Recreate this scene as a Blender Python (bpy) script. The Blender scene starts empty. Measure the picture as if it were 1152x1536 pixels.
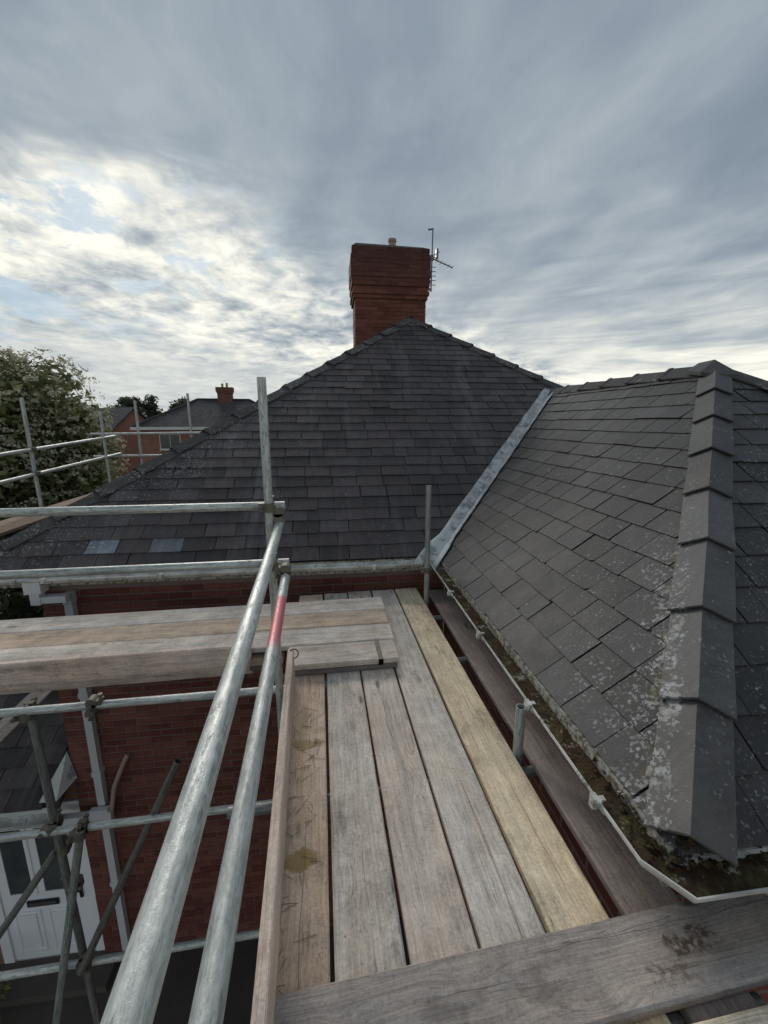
import bpy, bmesh, math, random
import numpy as np
from mathutils import Vector, Matrix, Euler, noise as mnoise
R = math.radians
rnd = random.Random(7)
sc = bpy.context.scene
C = sc.collection

# ------------------------------------------------------------------ camera
CAM = Vector((0, 0, 1.62))
PITCH, YAW, FPX = R(12.0078), R(8.5643), 630.0
cam_d = bpy.data.cameras.new('camera')
cam = bpy.data.objects.new('camera', cam_d); C.objects.link(cam)
cam.location = CAM
cam.rotation_euler = Euler((math.pi/2 - PITCH, 0, -YAW), 'XYZ')
cam_d.sensor_fit = 'VERTICAL'; cam_d.sensor_height = 24.0
cam_d.lens = 24.0 * FPX / 1536.0
cam_d.clip_start = 0.02; cam_d.clip_end = 9000
sc.camera = cam
CF = Vector((math.sin(YAW)*math.cos(PITCH), math.cos(YAW)*math.cos(PITCH), -math.sin(PITCH)))
CR = Vector((math.cos(YAW), -math.sin(YAW), 0)); CU = CR.cross(CF)
def project(p):
    v = Vector(p) - CAM; d = v.dot(CF)
    if d < 0.05: return None
    return (576 + FPX*v.dot(CR)/d, 768 - FPX*v.dot(CU)/d)

# ------------------------------------------------------------------ world, sun, exposure
SUN_DIR = Vector((-0.22, 0.84, 0.50)).normalized()
sc.view_settings.view_transform = 'Standard'; sc.view_settings.look = 'None'
sc.view_settings.gamma = 1.0; sc.view_settings.use_curve_mapping = False
sc.view_settings.exposure = 0.38
world = bpy.data.worlds.new('World'); sc.world = world; world.use_nodes = True
sun_d = bpy.data.lights.new('sun', 'SUN'); sun_d.energy = 1.5; sun_d.angle = R(28); sun_d.color = (1.0, 0.95, 0.87)
sun = bpy.data.objects.new('sun', sun_d); C.objects.link(sun)
sun.rotation_euler = (-SUN_DIR).to_track_quat('-Z', 'Y').to_euler()

class NT:
    """small helper that writes shader nodes"""
    def __init__(s, tree): s.t = tree; tree.nodes.clear()
    def n(s, typ, **kw):
        nd = s.t.nodes.new(typ)
        for k, v in kw.items(): setattr(nd, k, v)
        return nd
    def set(s, sock, v):
        if hasattr(v, 'links') or isinstance(v, bpy.types.NodeSocket): s.t.links.new(v, sock)
        elif isinstance(v, (tuple, list)) and len(v) == 3 and sock.type == 'RGBA': sock.default_value = (*v, 1)
        else: sock.default_value = v
    def math(s, op, a, b=None, c=None, clamp=False):
        nd = s.n('ShaderNodeMath', operation=op, use_clamp=clamp)
        for i, v in enumerate((a, b, c)):
            if v is not None: s.set(nd.inputs[i], v)
        return nd.outputs[0]
    def vmath(s, op, a, b=None, scale=None):
        nd = s.n('ShaderNodeVectorMath', operation=op)
        s.set(nd.inputs[0], a)
        if b is not None: s.set(nd.inputs[1], b)
        if scale is not None: s.set(nd.inputs['Scale'], scale)
        return nd.outputs['Value'] if op in ('DOT_PRODUCT', 'LENGTH', 'DISTANCE') else nd.outputs[0]
    def mix(s, f, a, b, blend='MIX'):
        nd = s.n('ShaderNodeMix', data_type='RGBA', blend_type=blend); nd.clamp_factor = True
        s.set(nd.inputs[0], f); s.set(nd.inputs[6], a); s.set(nd.inputs[7], b); return nd.outputs[2]
    def noise(s, vec, scale, detail=4, rough=0.55, dist=0.0, color=False):
        nd = s.n('ShaderNodeTexNoise'); s.set(nd.inputs['Vector'], vec)
        s.set(nd.inputs['Scale'], scale); nd.inputs['Detail'].default_value = detail
        nd.inputs['Roughness'].default_value = rough; nd.inputs['Distortion'].default_value = dist
        return nd.outputs[1] if color else nd.outputs[0]
    def voro(s, vec, scale, feature='F1', out='Distance', rand=1.0):
        nd = s.n('ShaderNodeTexVoronoi', feature=feature); s.set(nd.inputs['Vector'], vec)
        nd.inputs['Scale'].default_value = scale; nd.inputs['Randomness'].default_value = rand
        return nd.outputs[out]
    def ramp(s, f, lo, hi, a=0.0, b=1.0, smooth=True):
        nd = s.n('ShaderNodeMapRange', clamp=True, interpolation_type='SMOOTHSTEP' if smooth else 'LINEAR')
        for i, v in enumerate((f, lo, hi, a, b)): s.set(nd.inputs[i], v)
        return nd.outputs[0]
    def mapping(s, vec, loc=(0, 0, 0), rot=(0, 0, 0), scale=(1, 1, 1)):
        nd = s.n('ShaderNodeMapping'); s.set(nd.inputs[0], vec)
        nd.inputs[1].default_value = loc; nd.inputs[2].default_value = rot; nd.inputs[3].default_value = scale
        return nd.outputs[0]
    def sep(s, v):
        nd = s.n('ShaderNodeSeparateXYZ'); s.set(nd.inputs[0], v); return nd.outputs
    def comb(s, x, y, z):
        nd = s.n('ShaderNodeCombineXYZ')
        for i, v in enumerate((x, y, z)): s.set(nd.inputs[i], v)
        return nd.outputs[0]

def build_sky():
    t = NT(world.node_tree)
    d = t.vmath('NORMALIZE', t.n('ShaderNodeTexCoord').outputs['Generated'])
    x, y, z = t.sep(d)
    zc = t.math('ADD', t.math('MAXIMUM', z, 0.0), 0.10)
    p = t.comb(t.math('DIVIDE', x, zc), t.math('DIVIDE', y, zc), 0.0)
    sky = t.n('ShaderNodeTexSky', sky_type='NISHITA', sun_disc=False)
    sky.sun_elevation = math.asin(SUN_DIR.z); sky.sun_rotation = math.atan2(SUN_DIR.x, SUN_DIR.y)
    blue = t.vmath('SCALE', sky.outputs[0], scale=0.10)
    # the cloud sheet lies on a plane overhead; warp gives torn edges
    w = t.vmath('SCALE', t.vmath('SUBTRACT', t.noise(p, 0.8, 3, color=True), (0.5, 0.5, 0.5)), scale=0.9)
    pw = t.vmath('ADD', p, w)
    big = t.noise(t.mapping(pw, loc=(3.1, 1.7, 0), rot=(0, 0, R(28)), scale=(0.55, 0.34, 1)), 1.0, 4, 0.5)
    mid = t.noise(t.mapping(pw, loc=(7.3, 2.2, 4), rot=(0, 0, R(-25)), scale=(1.0, 0.55, 1)), 1.8, 6, 0.58)
    fine = t.noise(t.mapping(p, loc=(1.3, 5.2, 9), rot=(0, 0, R(20)), scale=(1.2, 0.95, 1)), 4.6, 6, 0.6, 0.3)
    sd = t.vmath('DOT_PRODUCT', d, tuple(Vector((-0.30, 0.885, 0.36)).normalized()))
    sdp = t.math('MAXIMUM', sd, 0.0)
    g1 = t.math('POWER', sdp, 7.0); g2 = t.math('POWER', sdp, 40.0)
    hz = t.math('POWER', t.math('SUBTRACT', 1.0, t.math('MAXIMUM', z, 0.0)), 6.0)
    # a grey sheet overhead whose torn edge runs across the sky; beyond it bright broken cloud
    px_, py_, _z = t.sep(p)
    e = t.math('MULTIPLY', t.math('SUBTRACT', t.math('SUBTRACT', py_, t.math('MULTIPLY', px_, 0.80)), 2.16), 0.78)
    en = t.noise(t.mapping(p, loc=(5.0, 1.0, 0), rot=(0, 0, R(-38)), scale=(0.8, 1.5, 1)), 1.5, 5, 0.6, 0.4)
    S = t.ramp(t.math('ADD', e, t.math('MULTIPLY', t.math('SUBTRACT', en, 0.5), 1.3)), -0.30, 0.42)
    far_ = t.ramp(e, 1.0, 2.8, 1.0, 0.25)
    streak = t.noise(t.mapping(pw, loc=(1.0, 4.0, 7), scale=(3.4, 0.55, 1)), 1.0, 4, 0.5)
    b_in = t.math('MULTIPLY_ADD', t.math('SUBTRACT', big, 0.5), 0.70, 0.22)
    b_in = t.math('MULTIPLY_ADD', t.math('SUBTRACT', mid, 0.5), 0.50, b_in)
    b_in = t.math('MULTIPLY_ADD', t.math('SUBTRACT', streak, 0.5), 0.30, b_in)
    b_in = t.math('MULTIPLY_ADD', t.math('SUBTRACT', fine, 0.5), 0.10, b_in)
    b_in = t.math('MULTIPLY_ADD', g1, 0.10, b_in)
    b_out = t.math('MULTIPLY_ADD', t.math('MULTIPLY', t.math('SUBTRACT', mid, 0.5), far_), 1.30, 0.59)
    b_out = t.math('MULTIPLY_ADD', t.math('MULTIPLY', t.math('SUBTRACT', fine, 0.5), far_), 1.4, b_out)
    b_out = t.math('MULTIPLY_ADD', g2, 0.22, b_out)
    b = t.math('ADD', t.math('MULTIPLY', b_in, t.math('SUBTRACT', 1.0, S)), t.math('MULTIPLY', b_out, S))
    hs = t.noise(t.mapping(d, loc=(0, 0, 3), scale=(1.3, 1.3, 15)), 2.2, 5, 0.6, 0.6)
    b = t.math('MULTIPLY_ADD', t.math('MULTIPLY', hz, t.math('SUBTRACT', 1.0, S)), t.math('MULTIPLY_ADD', t.math('SUBTRACT', hs, 0.5), 2.2, 1.05), b)
    b = t.math('SUBTRACT', b, 0.06)
    rampn = t.n('ShaderNodeValToRGB'); t.set(rampn.inputs[0], t.math('ADD', b, 0.10, clamp=True))
    cr = rampn.color_ramp; cr.interpolation = 'B_SPLINE'
    cols = [(0.0, (0.165, 0.205, 0.262)), (0.22, (0.215, 0.262, 0.325)), (0.42, (0.33, 0.385, 0.435)), (0.62, (0.52, 0.56, 0.57)),
            (0.82, (0.81, 0.81, 0.735)), (1.0, (1.0, 0.975, 0.87))]
    cr.elements[0].position = 0; cr.elements[0].color = (*cols[0][1], 1)
    cr.elements[1].position = 1; cr.elements[1].color = (*cols[-1][1], 1)
    for q, c in cols[1:-1]:
        st_ = cr.elements.new(q); st_.color = (*c, 1)
    hole = t.noise(t.mapping(pw, loc=(2.0, 9.1, 2), scale=(0.9, 0.7, 1)), 2.6, 5, 0.6)
    hole = t.math('MULTIPLY', t.ramp(hole, 0.52, 0.60), t.math('MULTIPLY', S, t.ramp(t.math('ADD', e, px_), 0.9, -0.3)))
    cloud = t.mix(t.math('MULTIPLY', hole, 0.8), rampn.outputs[0], t.mix(0.85, blue, (0.33, 0.47, 0.60)))
    bg = t.n('ShaderNodeBackground'); t.set(bg.inputs[0], cloud); bg.inputs[1].default_value = 0.84
    out = t.n('ShaderNodeOutputWorld'); t.t.links.new(bg.outputs[0], out.inputs[0])
build_sky()

# ------------------------------------------------------------------ object helpers
def tag(o, label=None, cat=None, group=None, kind=None):
    if label: o['label'] = label
    if cat: o['category'] = cat
    if group: o['group'] = group
    if kind: o['kind'] = kind
    return o
def link(name, me, m=None, parent=None, loc=(0, 0, 0), rot=(0, 0, 0), color=None):
    o = bpy.data.objects.new(name, me); C.objects.link(o)
    if m is not None and not me.materials: me.materials.append(m)
    o.location = loc; o.rotation_euler = rot
    if parent is not None: o.parent = parent
    if color: o.color = (*color, 1)
    return o
def empty(name, loc=(0, 0, 0), rot=(0, 0, 0)):
    o = bpy.data.objects.new(name, None); C.objects.link(o); o.location = loc; o.rotation_euler = rot
    o.empty_display_size = 0.1
    return o
def mesh(name, verts, faces, smooth=False):
    me = bpy.data.meshes.new(name); me.from_pydata([tuple(v) for v in verts], [], faces); me.update()
    if smooth: me.shade_smooth()
    return me
class MB:
    """collects simple solids into one mesh"""
    def __init__(s): s.v = []; s.f = []
    def add(s, vs, fs):
        b = len(s.v); s.v += [tuple(v) for v in vs]; s.f += [tuple(b+i for i in f) for f in fs]; return s
    def box(s, lo, hi, M=None):
        x0, y0, z0 = lo; x1, y1, z1 = hi
        vs = [Vector(q) for q in ((x0,y0,z0),(x1,y0,z0),(x1,y1,z0),(x0,y1,z0),(x0,y0,z1),(x1,y0,z1),(x1,y1,z1),(x0,y1,z1))]
        if M: vs = [M @ q for q in vs]
        return s.add(vs, [(0,3,2,1),(4,5,6,7),(0,1,5,4),(1,2,6,5),(2,3,7,6),(3,0,4,7)])
    def prism(s, poly, off):
        """solid between polygon poly (list of 3-vectors) and poly+off"""
        n = len(poly); off = Vector(off); a = [Vector(q) for q in poly]
        return s.add(a + [q+off for q in a], [tuple(range(n)), tuple(range(2*n-1, n-1, -1))] + [(i, i+n, (i+1) % n + n, (i+1) % n) for i in range(n)])
    def tube(s, a, b, r, n=12, r2=None, caps=True):
        a = Vector(a); b = Vector(b); d = (b-a).normalized(); u = d.orthogonal().normalized(); w = d.cross(u)
        r2 = r if r2 is None else r2
        ring = lambda c, rr: [c + (u*math.cos(2*math.pi*i/n) + w*math.sin(2*math.pi*i/n))*rr for i in range(n)]
        fs = [(i, (i+1) % n, (i+1) % n + n, i+n) for i in range(n)]
        if caps: fs += [tuple(range(n-1, -1, -1)), tuple(range(n, 2*n))]
        return s.add(ring(a, r) + ring(b, r2), fs)
    def sweep(s, path, prof, closed=False):
        """prof: list of (side, up) offsets; path polyline kept level (side is horizontal)"""
        path = [Vector(q) for q in path]; k = len(prof); rings = []
        for i, q in enumerate(path):
            d0 = (path[i]-path[i-1]).normalized() if i else None
            d1 = (path[i+1]-path[i]).normalized() if i < len(path)-1 else None
            d = ((d0 or d1) + (d1 or d0)).normalized()
            side = d.cross(Vector((0, 0, 1))).normalized()
            st = 1.0 / max(0.3, math.sqrt((1 + (d0 or d1).dot(d1 or d0)) / 2))
            rings.append([q + side*a*st + Vector((0, 0, b)) for a, b in prof])
        fs = []
        for i in range(len(path)-1):
            for j in range(k if closed else k-1):
                j2 = (j+1) % k
                fs.append((i*k+j, i*k+j2, (i+1)*k+j2, (i+1)*k+j))
        if closed: fs += [tuple(range(k)), tuple(range(len(path)*k-1, (len(path)-1)*k-1, -1))]
        return s.add([v for r in rings for v in r], fs)
    def me(s, name, smooth=False): return mesh(name, s.v, s.f, smooth)
    def build(s, name, m, parent=None, smooth=False, **kw): return link(name, s.me(name, smooth), m, parent, **kw)
def smooth_by_angle(me, ang=35):
    me.shade_smooth()
    bm = bmesh.new(); bm.from_mesh(me)
    for e in bm.edges:
        if len(e.link_faces) == 2 and e.calc_face_angle(0) > R(ang): e.smooth = False
    bm.to_mesh(me); bm.free()
    return me
def fix_normals(me):
    bm = bmesh.new(); bm.from_mesh(me); bmesh.ops.recalc_face_normals(bm, faces=bm.faces); bm.to_mesh(me); bm.free(); return me

# ------------------------------------------------------------------ materials
def material(name):
    m = bpy.data.materials.new(name); m.use_nodes = True
    t = NT(m.node_tree)
    t.bsdf = t.n('ShaderNodeBsdfPrincipled'); out = t.n('ShaderNodeOutputMaterial')
    t.t.links.new(t.bsdf.outputs[0], out.inputs[0])
    t.geo = t.n('ShaderNodeNewGeometry'); t.P = t.geo.outputs['Position']; t.isl = t.geo.outputs['Random Per Island']
    t.oi = t.n('ShaderNodeObjectInfo'); t.rand = t.oi.outputs['Random']; t.col = t.oi.outputs['Color']
    t.obj = t.n('ShaderNodeTexCoord').outputs['Object']
    return m, t
def finish(t, col, rough=0.7, height=None, dist=0.01, strength=0.6, metal=0.0, spec=0.4):
    t.set(t.bsdf.inputs['Base Color'], col); t.set(t.bsdf.inputs['Roughness'], rough)
    t.set(t.bsdf.inputs['Metallic'], metal); t.set(t.bsdf.inputs['Specular IOR Level'], spec)
    if height is not None:
        b = t.n('ShaderNodeBump'); b.inputs['Strength'].default_value = strength; b.inputs['Distance'].default_value = dist
        t.set(b.inputs['Height'], height); t.t.links.new(b.outputs[0], t.bsdf.inputs['Normal'])
def plain(name, col, rough=0.6, var=0.25, scale=12, metal=0.0, bump=0.004):
    m, t = material(name)
    n = t.noise(t.P, scale, 5, 0.6); n2 = t.noise(t.P, scale*0.15, 3)
    f = t.math('MULTIPLY_ADD', n, var, t.math('MULTIPLY_ADD', n2, var, 1.0 - var))
    c = t.vmath('SCALE', tuple(col), scale=f)
    finish(t, c, t.math('MULTIPLY_ADD', n, 0.2, rough-0.1), n, bump, 0.5, metal)
    return m

def make_wood():
    """scaffold board: local x runs along the grain; object colour is the tint of the board"""
    m, t = material('weathered_board')
    off = t.math('MULTIPLY', t.rand, 57.0)
    v = t.vmath('ADD', t.obj, t.comb(off, off, off))
    warp = t.vmath('SCALE', t.vmath('SUBTRACT', t.noise(t.mapping(v, scale=(1.5, 6, 6)), 1.0, 2, color=True), (0.5, 0.5, 0.5)), scale=0.05)
    vw = t.vmath('ADD', v, t.vmath('MULTIPLY', warp, (0.2, 1.0, 1.0)))
    # knots: grain bends round sparse points
    kv = t.mapping(v, scale=(2.2, 7.5, 7.5))
    kd = t.voro(kv, 1.0)
    knot = t.ramp(kd, 0.05, 0.14, 1.0, 0.0)
    kring = t.ramp(kd, 0.10, 0.42, 1.0, 0.0)
    kn_on = t.ramp(t.noise(v, 1.6, 1), 0.43, 0.50)
    knot = t.math('MULTIPLY', knot, kn_on)
    vk = t.vmath('ADD', vw, t.vmath('SCALE', (0.0, 0.035, 0.02), scale=t.math('MULTIPLY', kring, kn_on)))
    g1 = t.noise(t.mapping(vk, scale=(1.1, 40, 40)), 1.0, 5, 0.65)
    g2 = t.noise(t.mapping(vk, scale=(3.5, 190, 190)), 1.0, 3, 0.6)
    band = t.noise(t.mapping(vk, scale=(0.35, 9, 9)), 1.0, 3, 0.5)
    blot = t.noise(v, 3.2, 5, 0.62)
    dirt = t.noise(v, 11.0, 5, 0.68)
    f = t.math('MULTIPLY_ADD', t.math('SUBTRACT', g1, 0.5), 0.85, 1.0)
    f = t.math('MULTIPLY_ADD', t.math('SUBTRACT', g2, 0.5), 0.95, f)
    f = t.math('MULTIPLY_ADD', t.math('SUBTRACT', t.noise(v, 90, 4, 0.75), 0.5), 1.15, f)
    f = t.math('MULTIPLY_ADD', t.math('SUBTRACT', band, 0.5), 0.5, f)
    f = t.math('MULTIPLY_ADD', t.math('SUBTRACT', blot, 0.5), 1.0, f)
    f = t.math('MULTIPLY_ADD', t.math('SUBTRACT', dirt, 0.5), 0.85, f)
    col = t.vmath('SCALE', t.col, scale=t.math('MAXIMUM', f, 0.12))
    # silver-grey weathering in patches, warmer worn wood elsewhere
    worn = t.ramp(t.noise(t.mapping(v, scale=(0.9, 5, 5)), 1.6, 4, 0.6), 0.42, 0.62)
    col = t.mix(t.math('MULTIPLY', worn, 0.35), col, t.mix(1.0, col, (1.12, 0.98, 0.82), 'MULTIPLY'))
    # dark splits along the grain
    sp = t.noise(t.mapping(vk, loc=(4, 2, 1), scale=(0.9, 26, 26)), 1.0, 2, 0.5)
    split = t.ramp(t.math('ABSOLUTE', t.math('SUBTRACT', sp, 0.5)), 0.0, 0.006, 1.0, 0.0)
    split = t.math('MULTIPLY', split, t.ramp(t.noise(t.mapping(v, scale=(1.2, 6, 6)), 1.3, 2), 0.50, 0.60))
    # scratches that cross the grain
    scr = t.noise(t.mapping(v, rot=(0, 0, 0.6), scale=(4, 34, 4)), 1.0, 2, 0.5, 0.7)
    scratch = t.ramp(t.math('ABSOLUTE', t.math('SUBTRACT', scr, 0.5)), 0.0, 0.008, 1.0, 0.0)
    scratch = t.math('MULTIPLY', scratch, t.ramp(t.noise(v, 2.3, 2), 0.52, 0.62))
    yy = t.sep(t.obj)[1]
    wob = t.math('MULTIPLY_ADD', t.math('SUBTRACT', t.noise(t.mapping(v, scale=(1.6, .5, .5)), 1.0, 3), 0.5), 0.07, t.math('MULTIPLY', t.math('SUBTRACT', t.rand, .5), .05))
    hair = t.math('MULTIPLY', t.ramp(t.math('ABSOLUTE', t.math('SUBTRACT', yy, wob)), 0.0, 0.0022, 1, 0), t.ramp(t.noise(t.mapping(v, loc=(8, 0, 0), scale=(1.3, .4, .4)), 1.0, 2), 0.42, 0.52))
    split = t.math('MAXIMUM', split, t.math('MULTIPLY', hair, 0.8))
    dk = t.math('MAXIMUM', t.math('MULTIPLY', split, 0.6), t.math('MULTIPLY', scratch, 0.2))
    dk = t.math('MAXIMUM', dk, t.math('MULTIPLY', knot, 0.72))
    spots = t.ramp(t.voro(v, 23.0), 0.05, 0.11, 1.0, 0.0)
    spots = t.math('MULTIPLY', spots, t.ramp(t.noise(v, 4.0, 3), 0.55, 0.66))
    dk = t.math('MAXIMUM', dk, t.math('MULTIPLY', spots, 0.5))
    col = t.mix(dk, col, (0.055, 0.042, 0.035))
    smear = t.math('MULTIPLY', t.ramp(t.noise(t.mapping(v, loc=(9, 3, 0), scale=(1, 2.2, 2.2)), 2.0, 6, 0.75), 0.56, 0.70), 0.55)
    col = t.mix(smear, col, (0.10, 0.085, 0.075))
    h = t.math('ADD', t.math('MULTIPLY', g1, 0.6), t.math('MULTIPLY', g2, 0.35))
    h = t.math('SUBTRACT', h, t.math('MULTIPLY', dk, 0.8))
    finish(t, col, 0.82, h, 0.006, 0.75, spec=0.25)
    return m
WOOD = make_wood()

def make_mud_wood():
    """the same wood with spilt ochre mud on it"""
    m = WOOD.copy(); m.name = 'mud_splashed_board'
    t = NT.__new__(NT); t.t = m.node_tree
    bs = next(n for n in t.t.nodes if n.type == 'BSDF_PRINCIPLED')
    src = bs.inputs['Base Color'].links[0].from_socket
    P = t.n('ShaderNodeNewGeometry').outputs['Position']
    w = t.vmath('SCALE', t.vmath('SUBTRACT', t.noise(P, 9, 4, 0.6, color=True), (0.5, 0.5, 0.5)), scale=0.16)
    p = t.vmath('ADD', P, w)
    f = None
    for cx, cy, sx, sy, a in ((-0.12, 1.33, 7, 11, 0.9), (-0.10, 1.92, 6, 14, 0.62), (-0.05, 2.0, 9, 20, 0.4)):
        q = t.vmath('MULTIPLY', t.vmath('SUBTRACT', p, (cx, cy, 0)), (sx, sy, 0))
        g = t.math('MULTIPLY', t.ramp(t.vmath('LENGTH', q), 0.35, 0.55, 1, 0), a)
        f = g if f is None else t.math('MAXIMUM', f, g)
    c = t.mix(f, src, t.mix(t.noise(P, 30, 4), (0.24, 0.155, 0.05), (0.40, 0.29, 0.13)))
    t.t.links.new(c, bs.inputs['Base Color'])
    return m
def make_stained_wood():
    m = WOOD.copy(); m.name = 'stained_board'
    t = NT.__new__(NT); t.t = m.node_tree
    bs = next(n for n in t.t.nodes if n.type == 'BSDF_PRINCIPLED')
    src = bs.inputs['Base Color'].links[0].from_socket
    P = t.n('ShaderNodeNewGeometry').outputs['Position']
    w = t.vmath('SCALE', t.vmath('SUBTRACT', t.noise(P, 14, 5, 0.65, color=True), (0.5, 0.5, 0.5)), scale=0.14)
    p = t.vmath('ADD', P, w)
    f = None
    for cx, cy, sx, sy, a in ((1.07, 0.85, 9, 14, 0.9), (1.14, 0.865, 9, 20, 0.85), (1.0, 0.79, 8, 17, 0.55), (0.93, 0.80, 14, 20, 0.6)):
        q = t.vmath('MULTIPLY', t.vmath('SUBTRACT', p, (cx, cy, 0)), (sx, sy, 0))
        g = t.math('MULTIPLY', t.ramp(t.vmath('LENGTH', q), 0.3, 0.6, 1, 0), a)
        f = g if f is None else t.math('MAXIMUM', f, g)
    f = t.math('MULTIPLY', f, t.ramp(t.noise(P, 55, 3), 0.35, 0.6))
    c = t.mix(f, src, t.mix(t.ramp(t.noise(P, 16, 3), 0.4, 0.6), (0.055, 0.026, 0.022), (0.085, 0.052, 0.03)))
    t.t.links.new(c, bs.inputs['Base Color'])
    return m
MUD = make_mud_wood(); STAIN = make_stained_wood()

def make_galv(name, paint=None):
    """scaffold tube: local z runs along the tube"""
    m, t = material(name)
    off = t.math('MULTIPLY', t.rand, 31.0)
    v = t.vmath('ADD', t.obj, t.comb(off, off, off))
    st = t.noise(t.mapping(v, scale=(75, 75, 4.5)), 1.0, 5, 0.7)
    mott = t.noise(t.mapping(v, scale=(1, 1, .55)), 70, 5, 0.75)
    big = t.noise(t.mapping(v, scale=(5, 5, 1.6)), 1.0, 4, 0.6)
    f = t.math('ADD', t.math('MULTIPLY', st, 0.5), t.math('ADD', t.math('MULTIPLY', mott, 0.3), t.math('MULTIPLY', big, 0.3)))
    c = t.mix(t.ramp(f, 0.44, 0.66, smooth=False), (0.22, 0.235, 0.222), (0.70, 0.73, 0.685))
    flake = t.math('MULTIPLY', t.ramp(t.noise(t.mapping(v, scale=(70, 70, 17)), 1.0, 5, 0.75), 0.54, 0.62), t.ramp(big, 0.40, 0.55))
    c = t.mix(t.math('MULTIPLY', flake, 0.62), c, (0.085, 0.09, 0.088))
    white = t.ramp(t.noise(t.mapping(v, loc=(3, 3, 3), scale=(42, 42, 8)), 1.0, 5, 0.75), 0.52, 0.64)
    c = t.mix(t.math('MULTIPLY', white, 0.4), c, (0.70, 0.73, 0.70))
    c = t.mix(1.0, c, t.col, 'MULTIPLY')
    h = t.math('ADD', t.math('MULTIPLY', mott, 1.0), t.math('MULTIPLY', flake, -0.4))
    met = 0.18
    if paint:
        z = t.sep(t.obj)[2]
        zz = t.math('MULTIPLY_ADD', t.math('SUBTRACT', mott, 0.5), 0.10, z)
        msk = t.math('MULTIPLY', t.ramp(zz, paint[0]-0.02, paint[0]+0.03), t.ramp(zz, paint[1]-0.06, paint[1]+0.05, 1, 0))
        msk = t.math('MULTIPLY', msk, t.ramp(st, 0.25, 0.5, 0.55, 1.0))
        c = t.mix(msk, c, t.mix(big, (0.58, 0.11, 0.135), (0.74, 0.27, 0.29)))
    finish(t, c, t.ramp(f, 0.35, 0.7, 0.55, 0.40), h, 0.003, 0.45, met, 0.55)
    return m
GALV = make_galv('galvanised_tube'); GALV_RED = make_galv('galvanised_tube_red_band', (-0.97, -0.50))
RUST = plain('dirty_fitting', (0.17, 0.155, 0.125), 0.6, 0.7, 40, 0.45, 0.01)

# house frame: u along the long front gutter, v away from the camera, z up (0 = top of the platform)
HO = Vector((1.03, 3.81, 0)); HTH = R(-1.5)
EU = Vector((math.cos(HTH), math.sin(HTH), 0)); EV = Vector((-math.sin(HTH), math.cos(HTH), 0))
GZ = -4.42
def hw(u, v, z): return HO + EU*u + EV*v + Vector((0, 0, z))
def hl(u, v, z): return Vector((u, v, z - GZ))      # house-local
HIP_A = (0.111, -2.93, 0.31); HIP_B = (2.5, -0.285, 2.10)

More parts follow.
